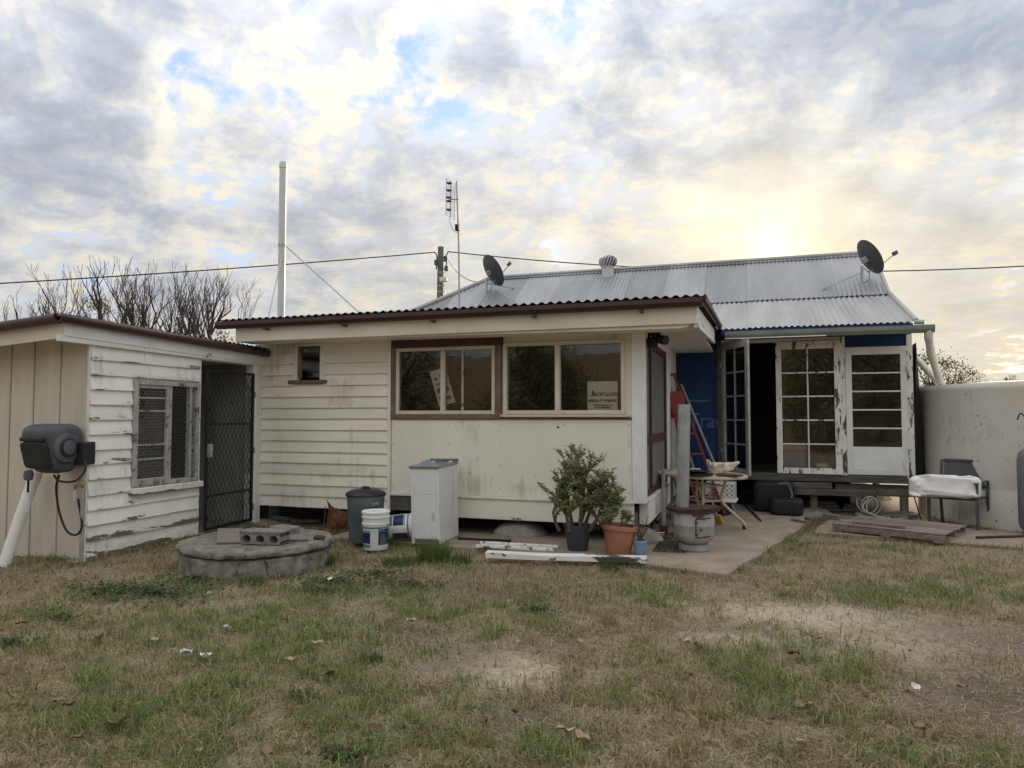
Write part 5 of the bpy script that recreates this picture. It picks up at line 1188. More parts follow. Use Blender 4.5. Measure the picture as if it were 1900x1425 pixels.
for (a0, z0, a1, z1) in ((-1.40, .165, -1.40, .36), (-1.40, .36, -.60, .37), (-1.40, .165, -.60, .175)):
    MB().tube([cyl_pt(a0 + (a1 - a0) * i / 8, z0 + (z1 - z0) * i / 8) for i in range(9)], .006, 5).build('door_edge', m_rustlid, t)
for z in (.20, .325): MB().tube([cyl_pt(-1.44, z, .226), cyl_pt(-1.33, z, .226)], .012, 6).build('hinge', m_rustlid, t)
for k, (a, z) in enumerate(((-1.55, .40), (-1.48, .40), (-1.41, .395), (-1.33, .40), (-1.22, .395), (-1.15, .40), (-1.06, .40), (-1.2, .245), (-1.12, .245))):
    MB().tube([cyl_pt(a, z - .014, .218), cyl_pt(a + .02, z + .014, .218)], .004, 4).build('stamped_mark', m_rustlid, t)
fb = Vector((-.12, .02, .45)); ft = fb + Vector((.03, .0, 1.13))
MB().tube([fb, ft], .068, 24, False).build('flue', m_galv, t, True)
MB().tube([fb, ft], .064, 24, True).build('flue_lining', m_greymetal, t, True)
# steel trestle frame
f0 = place(1232, 990)
t = thing('steel_trestle', 'rusty steel trestle leg standing beside the porch wall', 'trestle', f0)
MB().box(-.022, .022, -.022, .022, 0, .80, .004).build('post', m_galv, t); MB().box(-.05, .05, -.04, .04, 0, .10, .006).build('shoe', m_rustlid, t)
MB().beam((0, .03, .25), (.1, 1.0, .42), .035, .035).build('brace', m_timber, t); MB().box(-.02, .02, .95, 1.0, 0, .8, .004).build('post', m_galv, t)
tag(MB().tube([place(1218, 989, .07), place(1232, 988, .07), place(1236, 987, .07)], [.006, .006, .014], 6).build('cable_end', m_pail), 'white cable end lying by the trestle foot', 'cable')
# oval table
TC = Vector((-.66, 9.72, ST)); ta = R(-47)
t = thing('oval_table', 'cream oval outdoor table on curved steel legs under the porch edge', 'table', TC, ta); TH_ = .70
mb = MB(); n = 56; rings = [(0, -.028), (.006, -.034), (.012, -.02), (.006, .0), (-.012, .004)]; vs = []
for (o_, z) in rings:
    for k in range(n): a = 2 * math.pi * k / n; vs.append(((.70 + o_) * math.copysign(abs(math.cos(a)) ** .9, math.cos(a)), (.46 + o_) * math.copysign(abs(math.sin(a)) ** .9, math.sin(a)), TH_ + z))
nr = len(rings); mb.add(vs, [(i * n + k, i * n + (k + 1) % n, (i + 1) * n + (k + 1) % n, (i + 1) * n + k) for i in range(nr - 1) for k in range(n)] + [tuple(range(n))[::-1], tuple((nr - 1) * n + k for k in range(n))]); mb.build('table_top', m_cream, t, True)
for sx in (-1, 1):
    for sy in (-1, 1):
        pts = spline([(sx * .30, sy * .20, TH_ - .03), (sx * .27, sy * .17, .52), (sx * .25, sy * .15, .36), (sx * .34, sy * .26, .20), (sx * .42, sy * .36, .08), (sx * .425, sy * .365, .0)], 5)
        l = MB().tube(pts, .019, 10).build('leg', m_cream, t, True); MB().tube([(sx * .4245, sy * .3645, .0), (sx * .423, sy * .363, .05)], .023, 10).build('foot_cap', m_black, l)
for z in (.36, .55):
    for sy in (-1, 1): MB().tube([(-.26, sy * .16, z), (.26, sy * .16, z)], .013, 8).build('rail', m_cream, t)
    for sx in (-1, 1): MB().tube([(sx * .26, -.16, z), (sx * .26, .16, z)], .013, 8).build('rail', m_cream, t)
TT = ST + TH_ + .004
def on_table(px, py): return onZ(px, py, TT)
# animal skull from metaballs
mbd = bpy.data.metaballs.new('skull_shape'); mbd.resolution = .012; mbd.render_resolution = .012; mbd.threshold = .5
mo = bpy.data.objects.new('skull_shape', mbd); COL.objects.link(mo)
def el(x, y, z, r, sx=1, sy=1, sz=1, neg=False, rot=None):
    e_ = mbd.elements.new(type='ELLIPSOID'); e_.co = (x, y, z); e_.radius = r; e_.size_x, e_.size_y, e_.size_z = sx, sy, sz; e_.use_negative = neg; e_.stiffness = 2.5
    if rot: e_.rotation = Euler(rot).to_quaternion()
el(-.09, 0, .07, .15, 1.0, .85, .85); el(.02, 0, .06, .135, 1.3, .75, .75); el(.12, 0, .07, .11, 1.4, .6, .6); el(.20, 0, .085, .075, 1.5, .6, .5)
for s_ in (1, -1):
    el(.0, s_ * .075, .11, .06, 1.6, .5, .5); el(-.10, s_ * .10, .11, .055, 1, 1, 1); el(.10, s_ * .055, .03, .05, 2, .5, .6); el(.0, s_ * .10, .075, .062, 1, 1, .9, True); el(-.15, s_ * .075, .15, .045, .8, .8, 1.5)
el(.19, 0, .12, .06, 1.3, .5, .5, True); el(-.21, 0, .07, .07, 1, .8, .8, True); el(.05, 0, .15, .05, 1.4, .8, .8, True)
bpy.context.view_layer.update(); dg = bpy.context.evaluated_depsgraph_get(); sm = bpy.data.meshes.new_from_object(mo.evaluated_get(dg)); bpy.data.objects.remove(mo)
sm.polygons.foreach_set('use_smooth', [True] * len(sm.polygons)); sm.materials.clear(); sm.materials.append(m_bone)
for v in sm.vertices: v.co += v.co.normalized() * .006 * mnoise.noise(v.co * 38)
if len(sm.vertices):
    zmin = min(v.co.z for v in sm.vertices)
    for v in sm.vertices: v.co.z -= zmin
sk = bpy.data.objects.new('animal_skull', sm); COL.objects.link(sk); p = on_table(1340, 880); sk.location = (p.x, p.y + .05, TT); sk.rotation_euler = (0, R(-12), R(12)); sk.scale = (.92, .92, 1.05); tag(sk, 'bleached animal skull lying on the oval table', 'skull')
p = on_table(1298, 883)
t = thing('black_trays', 'two black plastic trays stacked on the oval table', 'tray', (p.x, p.y, TT), R(10))
for k, (r, z, dx) in enumerate(((.17, .0, .0), (.15, .038, -.03))): 
    mb = MB(); mb.lathe([(r * .8, z + .002), (r, z + .018), (r + .008, z + .02), (r + .006, z + .03), (r * .9, z + .032), (.001, z + .036)], 32, Matrix.Translation((dx, 0, 0)), .8); mb.build('tray', m_black, t, True)
p = on_table(1353, 885); mb = superbox(.17, .05, .02, .7, 24, 12, lambda q: Vector((q.x, q.y + .35 * q.x * q.x, q.z + .022)))
o = mb.build('curved_horn', mat('dark_horn', (.13, .105, .085), (.08, .065, .055), 14, .7, .4), None, True); o.location = (p.x, p.y + .03, TT); o.rotation_euler = (0, 0, R(-8)); tag(o, 'dull brown curved horn in front of the skull on the table', 'horn')
o = MB().tube([(-.06, 0, .02), (.0, 0, .024), (.07, 0, .02)], [.022, .016, .02], 10).build('loose_bone', m_bone, None, True); p = on_table(1290, 874); o.location = (p.x, p.y, TT); tag(o, 'small loose bone left of the skull on the table', 'bone')
# red ladder
la, lb = onY(1241, 695, 11.0), place(1322, 958)
t = thing('step_ladder', 'red folding step ladder leaning behind the table', 'ladder', lb); D_ = la - lb; side = Vector((.85, .35, 0)).normalized() * .17
for s_ in (-1, 1): MB().beam(side * s_ * 1.15, D_ + side * s_ * .45, .03, .075, .004, up=(0, 1, 0)).build('rail', m_red, t)
for k in range(1, 7):
    u = k / 7; w_ = 1.15 - .7 * u; c = D_ * u; MB().beam(c - side * w_, c + side * w_, .085, .025, .003).build('tread', m_red, t)
MB().beam(D_ - side * .6, D_ + side * .6, .10, .05, .006).build('top_cap', m_red, t)
mb = MB(); c = D_ * .78; MB().add([c - side * .7 + Vector((0, -.03, -.2)), c + side * .7 + Vector((0, -.03, -.2)), c + side * .6 + Vector((0, -.03, .2)), c - side * .6 + Vector((0, -.03, .2)), c - side * .7 + Vector((0, -.02, -.2)), c + side * .7 + Vector((0, -.02, -.2)), c + side * .6 + Vector((0, -.02, .2)), c - side * .6 + Vector((0, -.02, .2))], [(0, 1, 2, 3), (4, 5, 6, 7), (0, 1, 5, 4), (1, 2, 6, 5), (2, 3, 7, 6), (3, 0, 4, 7)]).build('brace_plate', m_red, t)
for s_ in (-1, 1): MB().beam(side * s_ * 1.3 + Vector((.12, .14, 0)), D_ * .93 + side * s_ * .5 + Vector((.05, .06, 0)), .022, .03, .003).build('rear_leg', m_galv, t)
# crate, tub, broom, basin
p = place(1335, 955); t = thing('perforated_crate', 'white plastic crate with round holes standing on a blue tub', 'crate', (p.x + .02, p.y + .1, ST + .21), R(-4))
mb = MB(); L, W_, H_ = .42, .34, .25
def holed_side(u0, fn, nu):
    mb = MB(); hw = L / 2 if nu == 6 else W_ / 2; cw = 2 * hw / nu; rows = 4; ch = H_ / rows; r = min(cw, ch) * .24; S = 10
    for i in range(nu):
        for j in range(rows):
            cx, cz = -hw + cw * (i + .5), ch * (j + .5); vs = []
            for k in range(S): a = 2 * math.pi * k / S; vs.append(fn(cx + r * math.cos(a), cz + r * math.sin(a)))
            for k in range(S):
                a = 2 * math.pi * k / S; c_, s_ = math.cos(a), math.sin(a); m_ = max(abs(c_) / (cw / 2), abs(s_) / (ch / 2)); vs.append(fn(cx + c_ / m_, cz + s_ / m_))
            has = 0 < j < 4 and 1 <= i
            mb.add(vs, [(k, (k + 1) % S, S + (k + 1) % S, S + k) for k in range(S)] + ([] if has else [tuple(range(S))]))
    return mb
holed_side(0, lambda u, v: Vector((u, -W_ / 2, v)), 6).build('side', m_pail, t); holed_side(0, lambda u, v: Vector((u, W_ / 2, v)), 6).build('side', m_pail, t)
holed_side(0, lambda u, v: Vector((L / 2, u, v)), 5).build('end', m_pail, t); holed_side(0, lambda u, v: Vector((-L / 2, u, v)), 5).build('end', m_pail, t)
MB().box(-L / 2 - .02, L / 2 + .02, -W_ / 2 - .02, W_ / 2 + .02, -.02, .015, .006).build('base_rim', m_pail, t); MB().box(-L / 2, L / 2, -W_ / 2, W_ / 2, H_, H_ + .012, .004).build('lid', m_pail, t)
t = thing('blue_tub', 'dark blue plastic tub under the white crate', 'tub', (p.x, p.y + .12, ST))
MB().lathe([(.16, 0), (.2, .17), (.21, .175), (.21, .185), (.19, .187), (.15, .02), (.001, .018)], 28).build('body', mat('dark_blue_plastic', (.012, .03, .10), None, 5, .45, 0), t, True)
b0, b1 = place(1336, 972), onY(1316, 915, 9.75); t = thing('hand_broom', 'yellow bristled broom leaning under the table', 'broom', b0); dv = (b1 - b0)
MB().tube([dv * .25, dv], .011, 8).build('handle', m_pvcgrey, t)
mb = MB(); mb.beam((0, 0, 0), dv * .3, .10, .035, .01); mb.build('head', m_yellow, t); MB().beam((0, 0, .0), -dv.normalized() * .02, .11, .03, .003).build('bristles', m_black, t)
p = place(1300, 968); t = thing('green_basin', 'shallow pale basin with green inside behind the stove', 'basin', (p.x, p.y, ST))
MB().lathe([(.11, 0), (.15, .13), (.16, .135), (.155, .15)], 28).build('shell', m_pvcgrey, t, True); MB().lathe([(.001, .03), (.10, .03), (.148, .145)], 28).build('inside', mat('green_plastic', (.03, .12, .06), None, 5, .4, 0), t, True)
# black steps
p = place(1450, 957); t = thing('plastic_step', 'black two level plastic step in front of the open french door', 'step', (p.x, p.y + .2, ST), R(-3))
superbox(.23, .2, .12, .3, 32, 16).build('lower_step', m_black, t, True).location = (.08, 0, .12)
superbox(.3, .2, .23, .3, 32, 16).build('upper_step', m_black, t, True).location = (-.1, .3, .23)
MB().tube([(-.02, .07, .44), (.10, .08, .45), (.16, .05, .30), (.15, .02, .24)], .012, 6).build('hand_strap', m_timber, t, True)
# interior things behind the french door glass
t = thing('storage_tub', 'lilac plastic storage tub behind the lower panes of the peeling door', 'tub', (.62, 12.22, FLZ)); MB().box(-.19, .19, -.14, .14, 0, .36, .03).build('body', m_tub, t); MB().box(-.2, .2, -.15, .15, .362, .45, .03).build('lid', m_pvcgrey, t)
mb = superbox(.12, .1, .09, .8, 18, 10)
for v in mb.v: v += v.normalized() * .03 * mnoise.noise(v * 22)
o = mb.build('crumpled_cloth', m_sack, None, True); o.location = (1.05, 12.15, FLZ + .085); tag(o, 'crumpled pale cloth behind the bottom right door pane', 'cloth')
# security light
p = onY(1212, 632, 8.45); t = thing('security_light', 'black twin spotlight sensor lamp under the eave at the corner', 'lamp', (p.x, p.y, 2.525))
MB().box(-.085, .085, -.07, .07, -.07, 0, .012).build('base', m_black, t); superbox(.06, .06, .06, .6, 20, 12).build('sensor', m_black, t, True).location = (0, -.03, -.16)
for s_, d in ((-1, Vector((-.65, -.75, -.25))), (1, Vector((.75, -.5, -.2)))):
    d.normalize(); q = d.to_track_quat('Z', 'Y').to_matrix().to_4x4(); q.translation = Vector((s_ * .075, -.02, -.12)); h_ = MB().lathe([(.02, -.06), (.045, -.04), (.055, .06), (.058, .10), (.05, .10)], 22, q).build('lamp_head', m_black, t, True)
    MB().lathe([(.05, .092), (.001, .094)], 22, q).build('lens', m_pvcgrey, h_, True)
MB().tube([(0, 0, -.06), (0, -.02, -.14)], .02, 8).build('stem', m_black, t)
# sign and notices inside the windows
a, b, c = onY(1090, 762, 8.275), onY(1146, 762, 8.275), onY(1090, 708, 8.275)
t = thing('window_sign', 'white printed sign inside the lower right corner of the right window', 'sign', (a.x, 8.275, a.z)); wd, ht = b.x - a.x, c.z - a.z
MB().box(0, wd, 0, .006, 0, ht).build('card', m_paper, t); cx = wd / 2
def sign_line(s_, size, z, x=cx, al='CENTER', bold=.002): text_mesh('lettering', s_, size, m_print, t, Matrix.Translation((x, -.001, z)) @ UPY, al, 1.0, bold)
sign_line('NORGLASS', .058, .175, wd * .60, 'CENTER', .0022); sign_line('SPECIALTY FINISHES', .0375, .105, cx, 'CENTER', .0022); sign_line('www.norglass.com.au', .025, .058); sign_line('Ph. 02 9708 2200', .025, .028)
MB().add([(.03, -.0015, .17), (.10, -.0015, .175), (.085, -.0015, .19), (.05, -.0015, .185)], [(0, 1, 2, 3)]).build('boat_emblem', m_print, t); MB().add([(.055, -.0015, .19), (.10, -.0015, .20), (.06, -.0015, .25)], [(0, 1, 2)]).build('sail_emblem', m_print, t)
for (q4, lab) in ((((815, 755), (845, 746), (826, 682), (797, 690)), 'white printed notice taped at a slant inside the left window'),):
    P = [onY(x, y, 8.262) for x, y in q4]; c = sum(P, Vector()) / 4; t = thing('paper_notice', lab, 'notice', c); vs = [q - c for q in P]; MB().add(vs + [v + Vector((0, .003, 0)) for v in vs], [(0, 1, 2, 3), (4, 5, 6, 7), (0, 1, 5, 4), (1, 2, 6, 5), (2, 3, 7, 6), (3, 0, 4, 7)]).build('sheet', m_paper, t)
    ex, ez = (vs[1] - vs[0]), (vs[3] - vs[0])
    for (u, v, du, dv_) in ((.12, .72, .25, .08), (.5, .78, .3, .06), (.15, .58, .5, .05), (.12, .36, .3, .12), (.55, .34, .3, .12), (.15, .10, .28, .14), (.55, .12, .3, .1)):
        q = [vs[0] + ex * (u + i * du) + ez * (v + j * dv_) + Vector((0, -.0015, 0)) for i, j in ((0, 0), (1, 0), (1, 1), (0, 1))]; MB().add(q, [(0, 1, 2, 3)]).build('printed_block', m_greytim, t)
tag(MB().box(-3.9, -3.885, 8.8, 8.83, .45, 2.5).build('curtain_rod', m_galv), 'thin upright pole seen inside the left window', 'pole')

# ------------------------------------------------------------------ right side: tank, pipes, chair, pallet
TKC = (4.42, 12.46); TR, THt = 1.95, 1.955
t = thing('water_tank', 'large round whitewashed concrete water tank with black mould stains', 'water tank', (*TKC, 0))
mb = MB(); mb.lathe([(TR + .02, -.2), (TR + .02, .02), (TR, .5), (TR - .006, .53), (TR, .56), (TR, THt - .10), (TR + .006, THt - .09), (TR + .008, THt - .04), (TR - .01, THt)], 110); lumpy(mb, .012, 2.2, 4); mb.build('wall', m_tank, t, True)
MB().lathe([(TR - .012, THt - .004), (TR * .6, THt + .05), (.001, THt + .07)], 64).build('roof_slab', m_tank, t, True)
def pvc(name, pts, r, lab, cat='pipe'):
    c = Vector(pts[0]); t = thing(name, lab, cat, c); P = [Vector(p) - c for p in pts]; MB().tube(P, r, 18).build('pipe', m_pvc, t, True)
    for i in range(1, len(P) - 1):
        u, v = (P[i - 1] - P[i]).normalized(), (P[i + 1] - P[i]).normalized(); MB().tube([P[i] + u * .09, P[i] + u * .03, P[i] + v * .03, P[i] + v * .09], r * 1.12, 18).build('elbow', m_pvc, t, True)
    return t
g0 = Vector((2.38, 11.27, 2.76)); pvc('down_pipe', [g0, g0 + Vector((0, .02, -.14)), onY(1727, 655, 11.55), onY(1746, 712, 12.0)], .05, 'white pvc downpipe from the green gutter into the tank')
pvc('down_pipe', [onY(1684, 646, 12.5), onY(1690, 655, 12.35), onY(1722, 688, 12.15), onY(1743, 711, 12.05)], .045, 'second white pvc pipe slanting from the house wall into the tank')
# pallet
P4 = [onZ(px, py, .135) for px, py in ((1557, 972), (1767, 996), (1778, 972), (1586, 956))]
ex = ((P4[1] - P4[0]) + (P4[2] - P4[3])) / 2; ey = ((P4[3] - P4[0]) + (P4[2] - P4[1])) / 2; c = sum(P4, Vector()) / 4
Lp, Wp = ex.length, min(1.05, ey.length); rz = math.atan2(ex.y, ex.x)
t = thing('timber_pallet', 'weathered timber pallet lying on the path in front of the tank', 'pallet', (c.x, c.y, .035), rz)
for y in (-Wp / 2 + .03, 0, Wp / 2 - .03): MB().box(-Lp / 2, Lp / 2, y - .025, y + .025, .02, .085, .004).build('stringer', m_timber, t)
for x in (-Lp / 2 + .06, 0, Lp / 2 - .06): MB().box(x - .05, x + .05, -Wp / 2, Wp / 2, .0, .019, .003).build('bottom_plank', m_timber, t)
npk = 9; pw_ = Wp / npk
for k in range(npk):
    y = -Wp / 2 + pw_ * (k + .5); o = MB().box(-Lp / 2 - random.uniform(0, .015), Lp / 2 + random.uniform(0, .015), -pw_ * .40, pw_ * .40, .0865, .105, .003).build('plank', m_timber, t); o.location = (0, y, random.uniform(-.001, .003)); o.rotation_euler = (0, 0, random.uniform(-.008, .008))
o = MB().box(-.30, .30, -.03, .03, 0, .035, .004).build('timber_offcut', m_timber); o.location = (c.x - .28, c.y - .30, .035 + .108); o.rotation_euler = (0, 0, rz + .03); tag(o, 'pale timber offcut resting on the pallet', 'timber')
plank('timber_offcut', (1497, 968), (1528, 966), .09, .05, m_greytim, 'dark timber block left of the pallet beside the path', 'timber'); plank('timber_offcut', (1530, 959), (1558, 963), .08, .04, m_timber, 'rough timber block behind the pallet corner', 'timber'); plank('timber_offcut', (1470, 966), (1500, 972), .05, .03, m_timber, 'thin stick lying by the slab edge left of the pallet', 'timber')
plank('iron_rod', (1812, 1000), (1925, 996), .03, .022, m_rustlid, 'dark iron rod lying on the path at the right edge', 'rod', .035)
o = plank('iron_rod', (1378, 935), (1412, 968), .025, .02, m_rustlid, 'thin dark iron bar lying on the slab behind the table', 'rod')
# chair
t = thing('garden_chair', 'dark grey metal garden chair against the tank', 'chair', (2.62, 11.0, 0.0), R(-27.4)); wq, dq = .28, .27
for sx in (-1, 1):
    MB().beam((sx * wq, -dq, 0), (sx * wq, -dq, .62), .035, .035, .004, up=(0, 1, 0)).build('leg', m_greymetal, t); MB().beam((sx * wq, dq + .06, 0), (sx * wq, dq - .02, .45), .035, .035, .004, up=(0, 1, 0)).build('leg', m_greymetal, t)
    MB().beam((sx * wq, dq - .02, .44), (sx * wq, dq + .10, .89), .035, .035, .004, up=(0, 1, 0)).build('back_post', m_greymetal, t); MB().beam((sx * wq, -dq - .06, .63), (sx * wq, dq + .04, .63), .045, .022, .006).build('armrest', m_greymetal, t)
MB().box(-wq + .018, wq - .018, -dq, dq, .40, .425, .008).build('seat', m_greymetal, t)
MB().beam((-wq + .02, dq + .10, .885), (wq - .02, dq + .10, .885), .03, .04, .004).build('back_rail', m_greymetal, t); MB().beam((-wq + .02, dq + .015, .55), (wq - .02, dq + .015, .55), .03, .04, .004).build('back_rail', m_greymetal, t)
mb = MB(); mb.add([(-wq + .03, dq + .02, .57), (wq - .03, dq + .02, .57), (wq - .03, dq + .095, .865), (-wq + .03, dq + .095, .865), (-wq + .03, dq + .028, .57), (wq - .03, dq + .028, .57), (wq - .03, dq + .103, .865), (-wq + .03, dq + .103, .865)], [(0, 1, 2, 3), (4, 5, 6, 7), (0, 1, 5, 4), (1, 2, 6, 5), (2, 3, 7, 6), (3, 0, 4, 7)]); mb.build('back_sling', m_reel, t)
# sack on the chair
p = onY(1752, 898, 10.78)
def sack_shape(q):
    q = q.copy(); f = Vector((q.x * 7, q.y * 9, q.z * 9)); w2 = mnoise.noise(Vector((q.x * 5 + q.z * 14, q.z * 5 - q.x * 9, 2))); q.y += .03 * mnoise.noise(f) + .028 * (1 - abs(w2)) ** 3; q.z += .016 * mnoise.noise(f * 1.3 + Vector((7, 0, 0))); q.y += .010 * math.sin(q.x * 26 + q.z * 30) * (1 if q.y < 0 else .3); q.z -= .05 * (q.x / .42) ** 2 * (1 if q.x < 0 else -.2); return q
o = superbox(.41, .13, .145, .30, 96, 48, sack_shape).build('folded_sack', m_sack, None, True); o.location = (p.x, p.y, .427 + .15); o.rotation_euler = (R(-10), R(2), R(-10)); tag(o, 'folded white woven sack lying across the garden chair', 'sack')
# rod leaning at the corner post
a, b = place(1709, 964, .02), onY(1672, 842, 11.55); t = thing('ringed_rod', 'thin white and black rod with a ring leaning at the house corner', 'rod', a); d = b - a
MB().tube([(0, 0, 0), d * .45], .009, 8).build('lower_rod', m_black, t); MB().tube([d * .45, d * .97], .010, 8).build('upper_rod', m_pail, t)
MB().tube([d + Vector((.035 * math.cos(k * math.pi / 8), 0, .035 * math.sin(k * math.pi / 8))) for k in range(17)], .008, 6).build('ring', m_pail, t)
# gas bottle at the picture edge
p = place(1925, 992, .035); t = thing('gas_bottle', 'tall grey gas bottle beside the tank at the right edge', 'gas bottle', (p.x, p.y, .035))
MB().lathe([(.15, 0), (.15, .05), (.17, .07), (.19, .13), (.19, .92), (.17, 1.01), (.11, 1.06), (.04, 1.08)], 36).build('cylinder', m_gas, t, True)
MB().lathe([(.10, 1.05), (.105, 1.18), (.10, 1.2)], 28).build('collar', m_gas, t, True); MB().tube([(0, 0, 1.07), (0, 0, 1.19)], .02, 8).build('valve', MATS['dull_brass'], t)
MB().tube(spline([(0, 0, 1.17), (-.05, -.1, 1.3), (-.14, -.05, 1.5), (-.16, .05, 1.42)], 5), .008, 6).build('hose', m_black, t, True)
# tangled cable under the house
t = thing('tangled_cable', 'pale looped cable hanging under the french doors', 'cable', (1.55, 11.75, .0))
pts = []
for k in range(40): a = k * .42; pts.append((.02 + .12 * math.cos(a) + .004 * k, .05 * math.sin(a * .7), .22 + .13 * math.sin(a) - .002 * k))
MB().tube(pts, .008, 6).build('coil', m_pvcgrey, t, True); MB().tube(spline([(.1, 0, .3), (.0, -.05, .15), (.15, -.12, .05), (.4, -.2, .02), (.55, -.1, .03)], 6), .008, 6).build('tail', m_pvcgrey, t, True)
rnd = random.Random(4)
for i in range(10):
    mb = superbox(rnd.uniform(.04, .11), rnd.uniform(.03, .08), rnd.uniform(.02, .05), .7, 12, 8)
    for v in mb.v: v += v.normalized() * .02 * mnoise.noise(v * 20 + Vector((i, 0, 0)))
    o = mb.build('rubble_stone', m_conc if i % 3 else m_greytim, None, True); o.location = (rnd.uniform(1.3, 2.4), rnd.uniform(11.3, 12.3), .02); o.rotation_euler = (0, 0, rnd.uniform(0, 3)); tag(o, 'lump of rubble on the dirt under the right end of the house', 'stone', 'rubble under the house')

# dark clutter pushed under the floor by the french doors
for (a, b, z0, z1, y, m, nm, lab, cat) in ((.75, 1.3, .02, .17, 12.25, m_greytim, 'timber_stack', 'dark stacked timber under the floor behind the steps', 'timber'), (1.32, 1.62, .02, .12, 12.35, m_timber, 'timber_stack', 'short timber pieces under the floor left of the cable', 'timber'), (-.2, .2, .05, .3, 12.5, m_black, 'storage_box', 'black box in the dark under the open door', 'box')):
    t = thing(nm, lab, cat, ((a + b) / 2, y, z0))
    for k in range(3): MB().box(-(b - a) / 2 + .02 * k, (b - a) / 2 - .03 * k, -.12 + .02 * k, .12, (z1 - z0) * k / 3, (z1 - z0) * (k + 1) / 3 - .004, .006).build('piece', m, t)

rnd = random.Random(8)
for i, (px, py, L_, m, lab) in enumerate(((520, 968, .5, m_timber, 'grey timber length under the weatherboards right of the mesh door'), (560, 972, .4, m_greytim, 'dark timber length under the weatherboards in the middle'), (592, 965, .35, m_timber, 'short pale stick under the weatherboards near the rusty scrap'))):
    p = place(px, py, .02); o = MB().box(-L_ / 2, L_ / 2, -.04, .04, 0, .05, .006).build('timber_offcut', m); o.location = (p.x, p.y + .1, .02 + .0); o.rotation_euler = (0, 0, rnd.uniform(-.5, .5)); tag(o, lab, 'timber')
p = place(505, 962, .02); t = thing('small_drum', 'faded blue drum end under the house beside the mesh door', 'drum', (p.x, p.y + .12, .0)); MB().lathe([(.11, 0), (.12, .02), (.12, .2), (.11, .21), (.001, .21)], 24).build('body', mat('faded_blue_plastic', (.10, .16, .2), None, 5, .5, .05), t, True)

# ------------------------------------------------------------------ lawn: grass, straw, weeds, litter
SEP = (sc_.x, sc_.y, .74)
def poly_in(x, y, poly):
    ins = np.zeros(len(x), bool); n = len(poly); j = n - 1
    for i in range(n):
        xi, yi = poly[i]; xj, yj = poly[j]; c = ((yi > y) != (yj > y)) & (x < (xj - xi) * (y - yi) / (yj - yi + 1e-12) + xi); ins ^= c; j = i
    return ins
APRON = [(-4.85, 7.52), (-2.95, 7.42), (-1.06, 7.14), (-.22, 6.92), (.58, 10.02), (1.2, 12.4), (-1.7, 12.4), (-1.7, 8.95), (-4.85, 8.95)]
PATH = [(.72, 9.78), (2.9, 9.42), (7, 9.25), (7, 10.5), (3.0, 10.75), (1.02, 11.2)]
def free(x, y):
    ok = ~poly_in(x, y, APRON) & ~poly_in(x, y, PATH) & (np.hypot(x - SEP[0], y - SEP[1]) > SEP[2] + .005)
    ok &= ~((x > -10.5) & (x < -6.40) & (y > 5.5)) & ~((x < -1.1) & (y > 8.15)) & ~((x < 2.3) & (y > 11.6)); return ok
def scatter(n, rng):
    """points over the lawn in view, denser near the viewer"""
    d = 2.3 + (10.8 - 2.3) * rng.random(n) ** 1.15; la = (rng.random(n) - .5) * 1.62 * d
    s_, c_ = math.sin(YAW), math.cos(YAW); x = -s_ * d + c_ * la; y = c_ * d + s_ * la; m_ = free(x, y); return x[m_], y[m_]
def blades(name, x, y, L, W, lean, colr, rng, m, curl=.5, flat=0.0, zoff=0.0):
    n = len(x); az = rng.random(n) * 2 * np.pi; z0 = height(x, y) - .004 + zoff; dx, dy = np.cos(az), np.sin(az); px_, py_ = -dy, dx
    l1 = lean * (.45 + .2 * rng.random(n)); l2 = lean * (1 + curl * rng.random(n)); h1 = np.sqrt(np.clip(1 - l1 ** 2, .02, 1)); h2 = np.sqrt(np.clip(1 - np.clip(l2, 0, .99) ** 2, .01, 1)); wv = W[:, None] * .5
    B = np.stack([x, y, z0], 1); S = np.stack([px_, py_, np.zeros(n)], 1) * wv; hh = 1 - flat
    Mi = B + np.stack([dx * l1, dy * l1, h1 * hh], 1) * (L * .5)[:, None]; T = Mi + np.stack([dx * l2, dy * l2, h2 * hh - .1 * lean], 1) * (L * .5)[:, None]; T[:, 2] = np.maximum(T[:, 2], z0 + .004)
    Vv = np.stack([B - S, B + S, Mi - S * .8, Mi + S * .8, T], 1).reshape(-1, 3); b = (np.arange(n) * 5)[:, None]
    F = np.concatenate([b + np.array([[0, 1, 3, 2]]), b + np.array([[2, 3, 4]])], 1).ravel(); cnt = np.tile([4, 3], n); cc = np.stack([colr, colr, colr, colr, colr], 1).reshape(-1, 3)
    return tag(np_mesh(name, Vv, F, cnt, m, cc, False), kind='stuff')
m_grass = mat('grass_blade', (.1, .12, .04), None, 30, .7, 0, attr='Col', rnd=0, trans=.4)
g = np.random.default_rng(21)
x, y = scatter(230000, g); f = fields(x, y); clump = fbm(x * 7 + 3, y * 7, 3); k = g.random(len(x)) < np.clip((1.0 - .93 * f['bare']) * (.35 + 1.3 * sstep(clump, .36, .62)), .03, 1)
x, y = x[k], y[k]; f = {q: v[k] for q, v in f.items()}; clump = clump[k]
gr = np.clip(f['green'] * 1.05 + .18 * (fbm(x * 5 + 50, y * 5, 2) - .5) * 2, 0, 1); isg = g.random(len(x)) < (.05 + .86 * gr)
col = np.where(isg[:, None], lerp(np.tile([.10, .165, .032], (len(x), 1)), np.array([.40, .42, .16]), g.random(len(x)) ** 2), lerp(np.tile([.56, .46, .27], (len(x), 1)), np.array([.20, .15, .09]), g.random(len(x)) ** .8))
